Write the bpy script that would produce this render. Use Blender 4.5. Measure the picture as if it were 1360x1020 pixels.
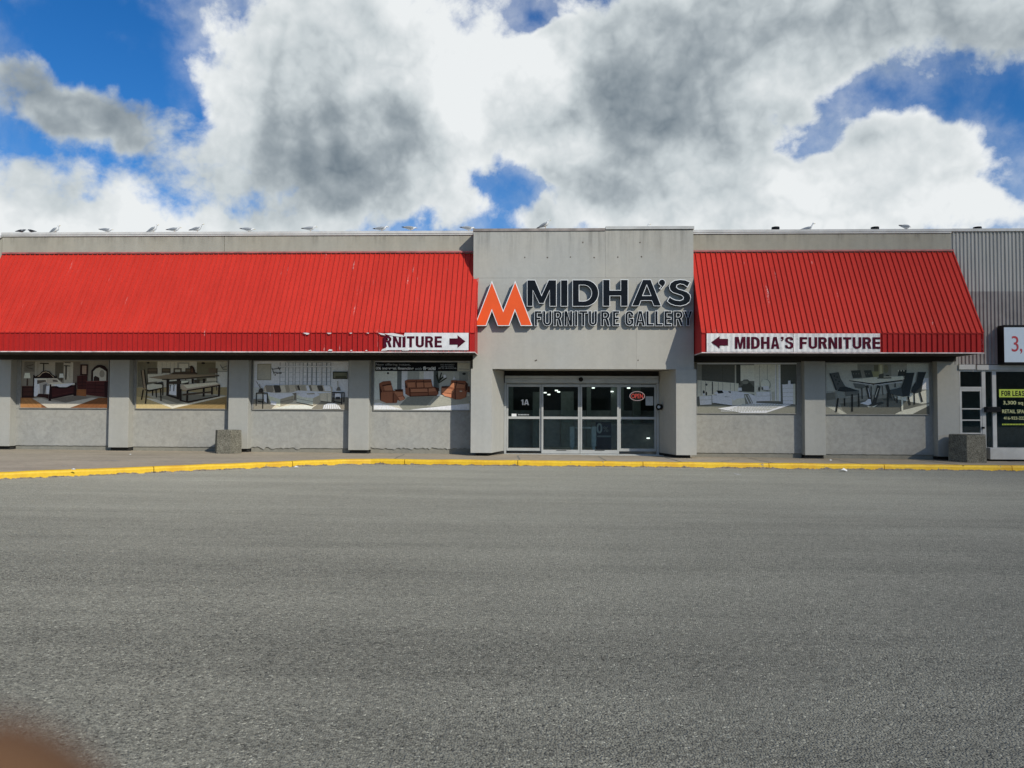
import bpy, bmesh, math, random
from mathutils import Vector, Matrix
from math import radians, sin, cos, pi
random.seed(7)
C = bpy.context.scene
for o in list(bpy.data.objects): bpy.data.objects.remove(o)
COL = C.collection
# ------------------------------------------------------------------ camera
F = 1022.0; CZ = 1.59
YAW, PITCH, ROLL = radians(2.0), radians(1.96), radians(0.24)
def basis():
    cy, sy, cp, sp = cos(YAW), sin(YAW), cos(PITCH), sin(PITCH)
    f = Vector((-sy*cp, cy*cp, sp)); r0 = Vector((cy, sy, 0)); u0 = Vector((sy*sp, -cy*sp, cp))
    c, s = cos(ROLL), sin(ROLL)
    return c*r0+s*u0, -s*r0+c*u0, f
RV, UV, FV = basis()
def ray(px, py): return RV*((px-680)/F)+UV*((510-py)/F)+FV
def at(px, py, Y):            # photo measurement -> (X, Z) on the plane at distance Y
    d = ray(px, py); t = Y/d.y; return d.x*t, CZ+d.z*t
def AX(px, py, Y): return at(px, py, Y)[0]
def AZ(px, py, Y): return at(px, py, Y)[1]
SL = -0.005                   # the ground falls slightly to the right
def gz(x, h=0.0): return h+SL*x
def gnd(px, py, h=0.0):
    d = ray(px, py); t = (h-CZ)/(d.z-SL*d.x); return d.x*t, d.y*t
cam = bpy.data.cameras.new('camera'); co = bpy.data.objects.new('camera', cam); COL.objects.link(co)
m = Matrix((RV, UV, -FV)).transposed().to_4x4(); m.translation = Vector((0, 0, CZ)); co.matrix_world = m
cam.sensor_width = 36; cam.lens = 36*F/1360; cam.clip_start = 0.01; cam.clip_end = 3000
cam.dof.use_dof = True; cam.dof.focus_distance = 20; cam.dof.aperture_fstop = 12
C.camera = co
C.view_settings.view_transform = 'Standard'; C.view_settings.look = 'None'
C.view_settings.exposure = 0.0; C.view_settings.gamma = 1.0
# ------------------------------------------------------------------ sun
SUND = Vector((0.85, -1.0, 0.84)).normalized()
sl = bpy.data.lights.new('sun', 'SUN'); so = bpy.data.objects.new('sun', sl); COL.objects.link(so)
sl.energy = 3.35; sl.angle = radians(0.6); sl.color = (1.0, 0.955, 0.87)
so.rotation_euler = SUND.to_track_quat('Z', 'Y').to_euler()
# ------------------------------------------------------------------ node helpers
class NT:
    def __init__(s, tree): s.t = tree; s.n = tree.nodes; s.l = tree.links
    def node(s, typ, **kw):
        n = s.n.new(typ)
        for k, v in kw.items(): setattr(n, k, v)
        return n
    def put(s, sock, v):
        if hasattr(v, 'is_output') or isinstance(v, bpy.types.NodeSocket): s.l.new(v, sock)
        elif v is not None:
            if sock.type == 'RGBA' and len(v) == 3: v = (*v, 1)
            sock.default_value = v
    def math(s, op, a, b=None, c=None, clamp=False):
        n = s.node('ShaderNodeMath', operation=op); n.use_clamp = clamp
        for i, v in enumerate((a, b, c)):
            if v is not None: s.put(n.inputs[i], v)
        return n.outputs[0]
    def vmath(s, op, a, b=None):
        n = s.node('ShaderNodeVectorMath', operation=op); s.put(n.inputs[0], a)
        if b is not None: s.put(n.inputs[1], b)
        return n.outputs['Value'] if op in ('DOT_PRODUCT', 'LENGTH') else n.outputs[0]
    def mix(s, f, a, b, blend='MIX'):
        n = s.node('ShaderNodeMix', data_type='RGBA', blend_type=blend)
        s.put(n.inputs[0], f); s.put(n.inputs[6], a); s.put(n.inputs[7], b); return n.outputs[2]
    def ss(s, v, lo, hi, a=0.0, b=1.0, kind='SMOOTHSTEP'):
        n = s.node('ShaderNodeMapRange', interpolation_type=kind)
        s.put(n.inputs[0], v)
        for i, x in enumerate((lo, hi, a, b)): n.inputs[i+1].default_value = x
        return n.outputs[0]
    def noise(s, vec, scale, detail=3, rough=0.5, dist=0.0, stretch=None):
        if stretch: vec = s.vmath('MULTIPLY', vec, stretch)
        n = s.node('ShaderNodeTexNoise'); s.l.new(vec, n.inputs['Vector'])
        n.inputs['Scale'].default_value = scale; n.inputs['Detail'].default_value = detail
        n.inputs['Roughness'].default_value = rough; n.inputs['Distortion'].default_value = dist
        return n.outputs[0]
# ------------------------------------------------------------------ world: sky and cumulus
W = bpy.data.worlds.new('World'); C.world = W; W.use_nodes = True
nt = NT(W.node_tree); nt.n.clear()
sky = nt.node('ShaderNodeTexSky', sky_type='NISHITA'); sky.sun_disc = False
sky.sun_elevation = math.asin(SUND.z); sky.sun_rotation = math.atan2(SUND.x, SUND.y)
sky.air_density = 1.0; sky.dust_density = 0.3; sky.ozone_density = 2.5
D = nt.node('ShaderNodeTexCoord').outputs['Generated']
sep = nt.node('ShaderNodeSeparateXYZ'); nt.l.new(D, sep.inputs[0])
dy = nt.math('MAXIMUM', sep.outputs[1], 0.02)
gx = nt.math('DIVIDE', sep.outputs[0], dy); gy = nt.math('DIVIDE', sep.outputs[2], dy)
comb = nt.node('ShaderNodeCombineXYZ'); nt.l.new(gx, comb.inputs[0]); nt.l.new(gy, comb.inputs[1])
G = comb.outputs[0]
def billow(vec, sc):
    out = None
    for k_, w_ in ((1, 1.0), (2.3, .52), (5.1, .27), (11.5, .14)):
        n_ = nt.math('ABSOLUTE', nt.math('SUBTRACT', nt.noise(vec, sc*k_, 1, .5, .25), .5))
        out = nt.math('MULTIPLY_ADD', n_, w_, out if out is not None else 0.0)
    return out                                  # about 0 in the creases, 0.35 on the puffs
n_big = nt.noise(D, 2.6, 4, 0.55, 0.2)
n_mid = nt.noise(D, 7.0, 12, 0.60, 0.35)
n_fine = nt.noise(D, 22.0, 10, 0.66, 0.2)
def warpv(scale, detail, amp):
    nw = nt.node('ShaderNodeTexNoise'); nt.l.new(D, nw.inputs['Vector']); nw.inputs['Scale'].default_value = scale; nw.inputs['Detail'].default_value = detail
    return nt.vmath('MULTIPLY', nt.vmath('SUBTRACT', nw.outputs['Color'], (0.5, 0.5, 0.5)), (amp, amp*.8, 0))
GW = nt.vmath('ADD', nt.vmath('ADD', G, warpv(5, 3, .20)), warpv(17, 8, .085))
def blobs(lst, start, P=None):
    acc = start
    for cx, cy, rx, ry, ang, w in lst:
        d = ray(cx, cy); bx, by = d.x/d.y, d.z/d.y
        a = radians(-ang); rx /= F*.8; ry /= F*.8
        v = nt.vmath('SUBTRACT', P or GW, (bx, by, 0))
        u1 = nt.vmath('DOT_PRODUCT', v, (cos(a)/rx, sin(a)/rx, 0)); u2 = nt.vmath('DOT_PRODUCT', v, (-sin(a)/ry, cos(a)/ry, 0))
        r2 = nt.math('MULTIPLY_ADD', u1, u1, nt.math('MULTIPLY', u2, u2))
        f = nt.math('SUBTRACT', 1.0, r2, clamp=True); f = nt.math('MULTIPLY', f, f)
        acc = nt.math('MULTIPLY_ADD', f, w, acc)
    return acc
dens0 = nt.math('MULTIPLY', nt.math('SUBTRACT', n_big, 0.5), 0.25)
front = nt.ss(sep.outputs[1], 0.35, 0.65)
dens0 = nt.math('ADD', dens0, nt.ss(front, 0, 1, 0.0, -0.33, 'LINEAR'))
dens = blobs([
    (470, 40, 190, 200, 0, 1.1), (400, 185, 240, 150, 10, 1.3), (520, 190, 120, 140, 0, 1.1),
    (40, 115, 170, 70, 18, .75), (140, 160, 140, 56, 24, .75), (60, 30, 220, 60, 0, -.4), (200, 120, 70, 90, -30, -.5),
    (20, 262, 130, 85, 20, .95), (120, 305, 210, 55, 0, .9), (200, 245, 100, 36, 5, .45), (340, 305, 200, 40, 0, .7), (155, 58, 70, 60, -30, .30),
    (720, 165, 150, 130, 0, .9), (900, 120, 260, 170, -20, 1.2), (1010, 60, 280, 130, 0, .9), (1220, 30, 290, 130, 8, 1.15),
    (860, 265, 270, 90, 0, 1.0), (1130, 245, 190, 90, -14, .9), (1225, 205, 150, 85, 14, 1.0), (1270, 290, 180, 48, 0, .9), (980, 180, 170, 130, 0, .6), (700, 30, 120, 130, 20, .55), (690, 300, 130, 36, 0, .4), (1000, 305, 260, 46, 0, .7),
    (1045, 198, 85, 44, 8, -.85), (1160, 128, 150, 62, -20, -1.05), (1350, 150, 110, 110, 0, -.85), (668, 258, 40, 62, 0, -.85), (645, 165, 90, 60, 0, .75), (575, 262, 60, 60, 0, .8), (712, 62, 90, 60, -40, -1.0), (715, 280, 50, 26, 0, -.40), (1350, 265, 80, 26, 0, -.7), (760, 20, 60, 40, -20, -.5)
], dens0)
dens = nt.math('ADD', dens, nt.math('MULTIPLY', nt.math('SUBTRACT', n_mid, 0.5), 2.4))
dens = nt.math('ADD', dens, nt.math('MULTIPLY', nt.math('SUBTRACT', billow(D, 7.0), 0.16), 1.5))
dens = nt.math('ADD', dens, nt.math('MULTIPLY', nt.math('SUBTRACT', n_fine, 0.5), 0.9))
alpha = nt.ss(dens, -0.20, 0.46)
veil = nt.math('MULTIPLY', nt.ss(nt.math('MULTIPLY_ADD', n_fine, .25, nt.noise(D, 4.0, 5, .55, .8)), .50, .92), nt.ss(dens, -1.0, 0.1))
alpha = nt.math('MAXIMUM', alpha, nt.math('MULTIPLY', veil, .60))
Doff = nt.vmath('ADD', D, (0.016, 0, 0.026))
bil = billow(D, 7.0)
rel = nt.math('SUBTRACT', bil, billow(Doff, 7.0))
br0 = nt.math('ADD', 0.665, nt.math('MULTIPLY', nt.math('SUBTRACT', n_mid, 0.5), 0.32))
br0 = nt.math('ADD', br0, nt.math('MULTIPLY', nt.math('SUBTRACT', bil, 0.14), 0.55))
br0 = nt.math('ADD', br0, nt.math('MULTIPLY', rel, 1.0))
br0 = nt.math('ADD', br0, nt.ss(front, 0, 1, -0.34, 0.04, 'LINEAR'))
br0 = nt.math('ADD', br0, nt.math('MULTIPLY', nt.math('SUBTRACT', n_fine, 0.5), 0.12))
br0 = nt.math('ADD', br0, nt.ss(dens, 0.1, 0.9, 0.16, -0.06))
brt = blobs([
    (575, 30, 150, 240, 0, .36), (612, 200, 60, 170, 0, .28), (265, 140, 90, 130, 0, .32), (700, 160, 120, 140, 0, .14), (1210, 170, 170, 70, 10, .20), (1190, 250, 150, 50, 0, .2),
    (1040, 270, 110, 60, -20, .3), (70, 305, 240, 50, 0, .40), (1290, 295, 160, 40, 0, .35), (790, 60, 130, 80, -20, .15), (340, 305, 240, 30, 0, .25), (960, 305, 300, 30, 0, .25),
    (905, 125, 120, 100, -35, -.42), (840, 165, 90, 60, -20, -.18), (440, 235, 250, 110, 0, -.42), (490, 150, 120, 150, 0, -.12), (1240, 40, 280, 110, 0, -.28), (90, 145, 230, 90, 20, -.55), (770, 250, 150, 70, 0, -.22), (960, 20, 200, 70, 0, -.18), (60, 240, 90, 50, 20, -.15), (1090, 215, 60, 50, 0, -.1)
], br0)
ramp = nt.node('ShaderNodeValToRGB'); nt.l.new(brt, ramp.inputs[0])
els = ramp.color_ramp.elements
els[0].position = 0.0; els[0].color = (.18, .225, .265, 1)
els[1].position = 1.0; els[1].color = (.84, .87, .88, 1)
e = els.new(0.3); e.color = (.335, .385, .42, 1)
e = els.new(0.6); e.color = (.57, .625, .65, 1)
bg1 = nt.node('ShaderNodeBackground'); nt.l.new(sky.outputs[0], bg1.inputs[0]); bg1.inputs[1].default_value = 0.096
hs = nt.node('ShaderNodeHueSaturation'); nt.l.new(sky.outputs[0], hs.inputs['Color']); hs.inputs['Saturation'].default_value = 1.38; nt.l.new(nt.mix(1.0, hs.outputs[0], (0.74, 0.93, 1.16), 'MULTIPLY'), bg1.inputs[0])
bg2 = nt.node('ShaderNodeBackground'); nt.l.new(ramp.outputs[0], bg2.inputs[0]); bg2.inputs[1].default_value = 1.0
mx = nt.node('ShaderNodeMixShader'); nt.l.new(alpha, mx.inputs[0]); nt.l.new(bg1.outputs[0], mx.inputs[1]); nt.l.new(bg2.outputs[0], mx.inputs[2])
wo = nt.node('ShaderNodeOutputWorld'); nt.l.new(mx.outputs[0], wo.inputs[0])
# ------------------------------------------------------------------ materials
def lin(h):
    h = h.lstrip('#'); return tuple((lambda c: c/12.92 if c < .04045 else ((c+.055)/1.055)**2.4)(int(h[i:i+2], 16)/255) for i in (0, 2, 4))
def newmat(name):
    m = bpy.data.materials.new(name); m.use_nodes = True; t = NT(m.node_tree); t.n.clear()
    b = t.node('ShaderNodeBsdfPrincipled'); o = t.node('ShaderNodeOutputMaterial'); t.l.new(b.outputs[0], o.inputs[0])
    pos = t.node('ShaderNodeNewGeometry').outputs['Position']
    return m, t, b, pos
def plain(name, col, rough=.5, metal=0.0, var=.12, scale=6, spec=.5, emit=0):
    m, t, b, pos = newmat(name)
    n = t.noise(pos, scale, 5, .6)
    c = t.mix(t.ss(n, .3, .7), tuple(x*(1-var) for x in col), tuple(min(1, x*(1+var)) for x in col))
    t.put(b.inputs['Base Color'], c); b.inputs['Roughness'].default_value = rough; b.inputs['Metallic'].default_value = metal
    b.inputs['Specular IOR Level'].default_value = spec
    if emit: b.inputs['Emission Color'].default_value = (*col, 1); b.inputs['Emission Strength'].default_value = emit
    return m
def bump(t, b, h, strength, dist):
    n = t.node('ShaderNodeBump'); n.inputs['Strength'].default_value = strength; n.inputs['Distance'].default_value = dist
    t.l.new(h, n.inputs['Height']); t.l.new(n.outputs[0], b.inputs['Normal'])
def concrete(name, col, mott=.10, streak=.10, speck=.06, topstain=None, grime=None, blotch=2.2):
    m, t, b, pos = newmat(name)
    n1 = t.noise(pos, .7, 5, .6); n2 = t.noise(pos, blotch*3, 6, .65, .6); n3 = t.noise(pos, 60, 3, .6)
    ns = t.noise(pos, 1.0, 5, .6, 0, (3.2, 3.2, .22))
    v = t.math('ADD', 1.0, t.math('MULTIPLY', t.math('SUBTRACT', n1, .5), 1.6*mott))
    v = t.math('ADD', v, t.math('MULTIPLY', t.math('SUBTRACT', n2, .5), 2.4*mott))
    v = t.math('ADD', v, t.math('MULTIPLY', t.math('SUBTRACT', ns, .5), 2.2*streak))
    v = t.math('ADD', v, t.math('MULTIPLY', t.math('SUBTRACT', n3, .5), 4*speck))
    sp = t.node('ShaderNodeSeparateXYZ'); t.l.new(pos, sp.inputs[0])
    if topstain:            # dirt runs below the coping
        z0, z1, amt = topstain
        nn = t.noise(pos, 1.0, 6, .7, 0, (5, 5, .35)); s = t.math('MULTIPLY', t.ss(sp.outputs[2], z0, z1), t.ss(nn, .42, .72))
        v = t.math('SUBTRACT', v, t.math('MULTIPLY', s, amt))
    if grime:
        z0, z1, amt = grime
        nn = t.noise(pos, 2.5, 6, .7); s = t.math('MULTIPLY', t.ss(sp.outputs[2], z0, z1, 1, 0), t.ss(nn, .3, .7))
        v = t.math('SUBTRACT', v, t.math('MULTIPLY', s, amt))
    sc = t.node('ShaderNodeVectorMath', operation='SCALE'); sc.inputs[0].default_value = col; t.l.new(v, sc.inputs['Scale'])
    warmn = t.noise(pos, .35, 3, .5)
    c2 = t.mix(t.ss(warmn, .35, .65, 0, .5), sc.outputs[0], (1.05, .98, .88), 'MULTIPLY')
    t.put(b.inputs['Base Color'], c2); b.inputs['Roughness'].default_value = .9; b.inputs['Specular IOR Level'].default_value = .25
    bump(t, b, n3, .35, .01)
    return m
M = {}
M['stucco'] = concrete('recess stucco', (.350, .350, .322), .28, .08, .08, grime=(.15, .5, .12))
M['wall'] = concrete('upper wall concrete', (.385, .368, .305), .10, .20, .04, topstain=(6.85, 7.35, .42))
M['block'] = concrete('entrance block concrete', (.425, .422, .385), .09, .09, .04, topstain=(5.9, 7.3, .34))
M['pil'] = concrete('painted pilaster', (.40, .40, .365), .09, .10, .04, grime=(.2, .9, .10))
M['base'] = concrete('raw footing concrete', (.24, .235, .20), .25, .05, .10)
M['brick'] = plain('brown brick', (.26, .23, .19), .9)
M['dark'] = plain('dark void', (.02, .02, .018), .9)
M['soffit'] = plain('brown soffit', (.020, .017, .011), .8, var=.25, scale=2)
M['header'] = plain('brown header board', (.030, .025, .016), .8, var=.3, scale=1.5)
M['alum'] = plain('satin aluminium', (.44, .445, .42), .45, .15, .08, 3, .3)
M['alumw'] = plain('pale painted metal', (.50, .50, .47), .5, .0, .12, 2, .3)
M['flash'] = plain('roof flashing', (.62, .61, .57), .5, .0, .15, 1.5, .3)
M['flashold'] = plain('old brown flashing', (.30, .26, .23), .6, .2, .25, 3)
M['black'] = plain('black plastic', (.010, .010, .011), .45, spec=.15)
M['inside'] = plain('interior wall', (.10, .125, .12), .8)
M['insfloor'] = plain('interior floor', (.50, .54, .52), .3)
M['white'] = plain('white plastic', (.75, .76, .75), .4)
M['greyp'] = plain('grey plastic', (.45, .47, .47), .4)
M['greyg'] = plain('grey green panel', (.34, .40, .38), .6)
M['navy'] = plain('navy panel', (.02, .03, .07), .4)
M['maroon'] = plain('maroon vinyl', (.07, .006, .018), .6, var=.2, spec=.08)
M['sky_face'] = plain('lightbox face', (.60, .68, .74), .3, var=.02)
M['red_txt'] = plain('red vinyl lettering', (.45, .03, .04), .5)
M['lime'] = plain('lime vinyl', (.50, .62, .06), .5, var=.05)
M['cream'] = plain('cream vinyl', (.60, .62, .30), .5, var=.05)
M['face_black'] = plain('black sign face', (.007, .010, .014), .5, var=.2, spec=.08)
M['face_orange'] = plain('orange sign face', (.86, .105, .012), .35, var=.04, scale=3)
M['trim'] = plain('pale letter trim', (.80, .81, .79), .4, .0, .04)
M['return'] = plain('black letter return', (.014, .016, .018), .6, spec=.1)
M['stain'] = plain('rust stain', (.12, .10, .08), .9)
M['litter'] = plain('white paper litter', (.75, .75, .72), .8)
M['lampin'] = plain('ceiling lamp glow', (1, .97, .9), .5, emit=2.2)
M['neon'] = plain('red neon tube', (.9, .10, .08), .5, emit=.75)
M['neonw'] = plain('pale neon tube', (.85, .55, .55), .5, emit=.45)
def red_metal(name, col, rough):
    m, t, b, pos = newmat(name)
    n = t.noise(pos, .5, 5, .6); n2 = t.noise(pos, 14, 5, .7); ns = t.noise(pos, 1, 4, .6, 0, (7, .6, .6))
    v = t.math('ADD', 1.0, t.math('MULTIPLY', t.math('SUBTRACT', n, .5), .35)); v = t.math('ADD', v, t.math('MULTIPLY', t.math('SUBTRACT', n2, .5), .35)); v = t.math('ADD', v, t.math('MULTIPLY', t.math('SUBTRACT', ns, .5), .35))
    sc = t.node('ShaderNodeVectorMath', operation='SCALE'); sc.inputs[0].default_value = col; t.l.new(v, sc.inputs['Scale'])
    # scattered pale bird droppings and scratches, running down the slope
    sp = t.noise(pos, 1, 3, .5, 0, (9, .9, .9)); sp2 = t.noise(pos, .6, 2, .5); sp3 = t.noise(pos, 22, 2, .5)
    k = t.math('MULTIPLY', t.ss(sp, .67, .74), t.ss(sp2, .46, .6)); k = t.math('MULTIPLY', k, t.ss(sp3, .42, .6))
    c = t.mix(t.math('MULTIPLY', k, .7), sc.outputs[0], (.75, .55, .5))
    t.put(b.inputs['Base Color'], c); b.inputs['Roughness'].default_value = rough; b.inputs['Specular IOR Level'].default_value = .12
    return m
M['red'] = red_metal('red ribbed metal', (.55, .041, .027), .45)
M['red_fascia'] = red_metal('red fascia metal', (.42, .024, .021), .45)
M['pinkedge'] = plain('faded pink edge trim', (.42, .12, .11), .5, var=.25, scale=4)
M['whiteedge'] = plain('chipped white edge trim', (.68, .58, .55), .5, var=.25, scale=5)
def corr():
    m, t, b, pos = newmat('corrugated steel'); sp = t.node('ShaderNodeSeparateXYZ'); t.l.new(pos, sp.inputs[0])
    n = t.noise(pos, 2, 4, .6); n2 = t.noise(pos, 1, 4, .6, 0, (8, 8, .5))
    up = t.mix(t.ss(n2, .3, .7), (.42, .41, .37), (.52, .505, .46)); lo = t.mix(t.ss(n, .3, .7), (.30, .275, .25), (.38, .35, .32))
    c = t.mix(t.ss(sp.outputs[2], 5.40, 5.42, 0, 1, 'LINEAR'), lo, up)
    t.put(b.inputs['Base Color'], c); b.inputs['Roughness'].default_value = .6; b.inputs['Specular IOR Level'].default_value = .2; return m
M['corr'] = corr()
def aggregate():
    m, t, b, pos = newmat('exposed aggregate')
    v = t.node('ShaderNodeTexVoronoi'); t.l.new(pos, v.inputs['Vector']); v.inputs['Scale'].default_value = 55
    n = t.noise(pos, 5, 5, .6)
    c = t.mix(t.ss(v.outputs['Color'], .1, .9), (.10, .092, .07), (.27, .255, .205)); c = t.mix(.6, c, t.mix(t.ss(n, .3, .7), (.5, .5, .45), (1, 1, .95)), 'MULTIPLY')
    t.put(b.inputs['Base Color'], c); b.inputs['Roughness'].default_value = .9; bump(t, b, v.outputs['Distance'], .6, .01); return m
M['agg'] = aggregate()
def asphalt():
    m, t, b, pos = newmat('worn asphalt')
    v = t.node('ShaderNodeTexVoronoi'); t.l.new(pos, v.inputs['Vector']); v.inputs['Scale'].default_value = 85; v.inputs['Randomness'].default_value = 1
    v2 = t.node('ShaderNodeTexVoronoi'); t.l.new(pos, v2.inputs['Vector']); v2.inputs['Scale'].default_value = 210
    s1 = t.node('ShaderNodeSeparateColor'); t.l.new(v.outputs['Color'], s1.inputs[0]); s2 = t.node('ShaderNodeSeparateColor'); t.l.new(v2.outputs['Color'], s2.inputs[0])
    big = t.noise(pos, .22, 4, .55); mid = t.noise(pos, 1.6, 5, .6, .3); fine = t.noise(pos, 26, 4, .7)
    swirl = t.noise(pos, 1, 5, .6, .5, (.12, 1.1, 1)); fs = t.noise(pos, 1, 4, .6, .3, (.35, 6.5, 1))
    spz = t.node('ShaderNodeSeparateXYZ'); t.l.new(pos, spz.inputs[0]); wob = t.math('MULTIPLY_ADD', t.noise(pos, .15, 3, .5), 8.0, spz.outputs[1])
    val = t.math('ADD', t.ss(wob, 6.0, 24.0, .182, .300), t.math('MULTIPLY', t.math('SUBTRACT', big, .5), .09))  # darker near, paler far: brightness falloff with viewing distance painted into the colour
    val = t.math('ADD', val, t.math('MULTIPLY', t.math('SUBTRACT', mid, .5), .035))
    val = t.math('ADD', val, t.math('MULTIPLY', t.math('SUBTRACT', swirl, .5), .15))
    val = t.math('ADD', val, t.math('MULTIPLY', t.math('SUBTRACT', fs, .5), .07))
    val = t.math('ADD', val, t.math('MULTIPLY', t.math('SUBTRACT', fine, .5), .22))
    val = t.math('ADD', val, t.math('MULTIPLY', t.math('SUBTRACT', s1.outputs[0], .5), .15))
    val = t.math('ADD', val, t.math('MULTIPLY', t.math('SUBTRACT', s2.outputs[0], .5), .10))
    val = t.math('ADD', val, t.math('MULTIPLY', t.ss(s1.outputs[1], .975, .98), .20))      # bright stones
    val = t.math('MULTIPLY', val, t.ss(s1.outputs[2], .97, .99, 1, .25))                       # pits
    cc = t.node('ShaderNodeCombineColor'); t.l.new(val, cc.inputs[0]); t.l.new(t.math('MULTIPLY', val, .985), cc.inputs[1]); t.l.new(t.math('MULTIPLY', val, .93), cc.inputs[2])
    t.put(b.inputs['Base Color'], t.mix(1.0, cc.outputs[0], (1.0, .99, .85), 'MULTIPLY')); b.inputs['Diffuse Roughness'].default_value = 1.0; b.inputs['Roughness'].default_value = .85; b.inputs['Specular IOR Level'].default_value = .35
    h = t.math('ADD', t.math('MULTIPLY', v.outputs['Distance'], -1.0), t.math('MULTIPLY', fine, .6)); bump(t, b, h, 1.0, .011); return m
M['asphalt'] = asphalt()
def sidewalk():
    m, t, b, pos = newmat('old sidewalk concrete')
    n1 = t.noise(pos, .5, 5, .6); n2 = t.noise(pos, 5, 6, .7); n3 = t.noise(pos, 70, 3, .6); ns = t.noise(pos, 1, 5, .6, .4, (.3, 2.6, 1))
    v = t.math('ADD', 1.0, t.math('MULTIPLY', t.math('SUBTRACT', n1, .5), .5)); v = t.math('ADD', v, t.math('MULTIPLY', t.math('SUBTRACT', n2, .5), .7)); v = t.math('ADD', v, t.math('MULTIPLY', t.math('SUBTRACT', n3, .5), .7)); v = t.math('ADD', v, t.math('MULTIPLY', t.math('SUBTRACT', ns, .5), .6))
    sc = t.node('ShaderNodeVectorMath', operation='SCALE'); sc.inputs[0].default_value = (.40, .338, .245); t.l.new(v, sc.inputs['Scale'])
    t.put(b.inputs['Base Color'], sc.outputs[0]); b.inputs['Roughness'].default_value = .95; bump(t, b, n3, .4, .006); return m
M['walk'] = sidewalk()
def kerbm():
    m, t, b, pos = newmat('yellow kerb paint')
    n1 = t.noise(pos, 3.5, 6, .7, .4); n2 = t.noise(pos, 12, 5, .7); n3 = t.noise(pos, 1.2, 4, .6)
    sp = t.node('ShaderNodeSeparateXYZ'); t.l.new(pos, sp.inputs[0])
    hgt = t.math('MULTIPLY_ADD', sp.outputs[0], -SL, sp.outputs[2])            # height above the road
    yel = t.mix(t.ss(n2, .3, .7), (.76, .46, .012), (.86, .55, .022)); yel = t.mix(t.ss(n3, .45, .7, 0, .5), yel, (.60, .28, .01))
    th = t.math('ADD', n1, t.ss(hgt, 0, .06, .24, 0))
    c = t.mix(t.ss(th, .635, .665), yel, t.mix(t.ss(n2, .35, .6), (.10, .08, .06), (.26, .22, .17)))
    t.put(b.inputs['Base Color'], c); b.inputs['Roughness'].default_value = .6; bump(t, b, n1, .4, .01); return m
M['kerb'] = kerbm()
def glass(name, tint, refl=1.0):
    m = bpy.data.materials.new(name); m.use_nodes = True; t = NT(m.node_tree); t.n.clear()
    tr = t.node('ShaderNodeBsdfTransparent'); tr.inputs[0].default_value = (*tint, 1)
    gl = t.node('ShaderNodeBsdfGlossy'); gl.inputs['Roughness'].default_value = .02
    fr = t.node('ShaderNodeFresnel'); fr.inputs[0].default_value = 1.5
    mxs = t.node('ShaderNodeMixShader'); t.l.new(t.math('MULTIPLY', fr.outputs[0], refl), mxs.inputs[0]); t.l.new(tr.outputs[0], mxs.inputs[1]); t.l.new(gl.outputs[0], mxs.inputs[2])
    o = t.node('ShaderNodeOutputMaterial'); t.l.new(mxs.outputs[0], o.inputs[0]); return m
M['glass'] = glass('tinted door glass', (.80, .88, .87), 1.0)
def printed():
    m, t, b, pos = newmat('printed vinyl'); a = t.node('ShaderNodeAttribute'); a.attribute_name = 'Col'
    n = t.noise(pos, 20, 5, .7); n2 = t.noise(pos, 75, 3, .7)
    n3 = t.noise(pos, 1, 5, .7, .6, (16, 16, 30))
    v = t.math('ADD', .40, t.math('ADD', t.math('MULTIPLY', n, .5), t.math('ADD', t.math('MULTIPLY', n2, .35), t.math('MULTIPLY', n3, .35))))
    sc = t.node('ShaderNodeVectorMath', operation='SCALE'); t.l.new(a.outputs['Color'], sc.inputs[0]); t.l.new(v, sc.inputs['Scale'])
    t.put(b.inputs['Base Color'], sc.outputs[0]); b.inputs['Roughness'].default_value = .45; b.inputs['Specular IOR Level'].default_value = .12; return m
M['print'] = printed()
def coloured(name, rough=.7):
    m, t, b, pos = newmat(name); a = t.node('ShaderNodeAttribute'); a.attribute_name = 'Col'
    t.put(b.inputs['Base Color'], a.outputs['Color']); b.inputs['Roughness'].default_value = rough; return m
M['feather'] = coloured('feathers')
def banner():
    m, t, b, pos = newmat('dirty white banner')
    n = t.noise(pos, 1, 5, .7, 0, (9, 9, 9)); n2 = t.noise(pos, 1, 5, .7, .4, (2.5, 2.5, 14)); n3 = t.noise(pos, 1, 3, .6, 0, (6.2, 6.2, .5))
    k = t.math('ADD', t.ss(n, .48, .75, 0, .45), t.ss(n2, .5, .75, 0, .35)); k = t.math('ADD', k, t.ss(n3, .5, .7, 0, .25))
    c = t.mix(k, (.76, .74, .71), (.30, .27, .24)); t.put(b.inputs['Base Color'], c); b.inputs['Roughness'].default_value = .6; return m
M['banner'] = banner()
M['bannerclean'] = plain('white banner', (.74, .73, .71), .5, var=.10, scale=7)
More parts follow.
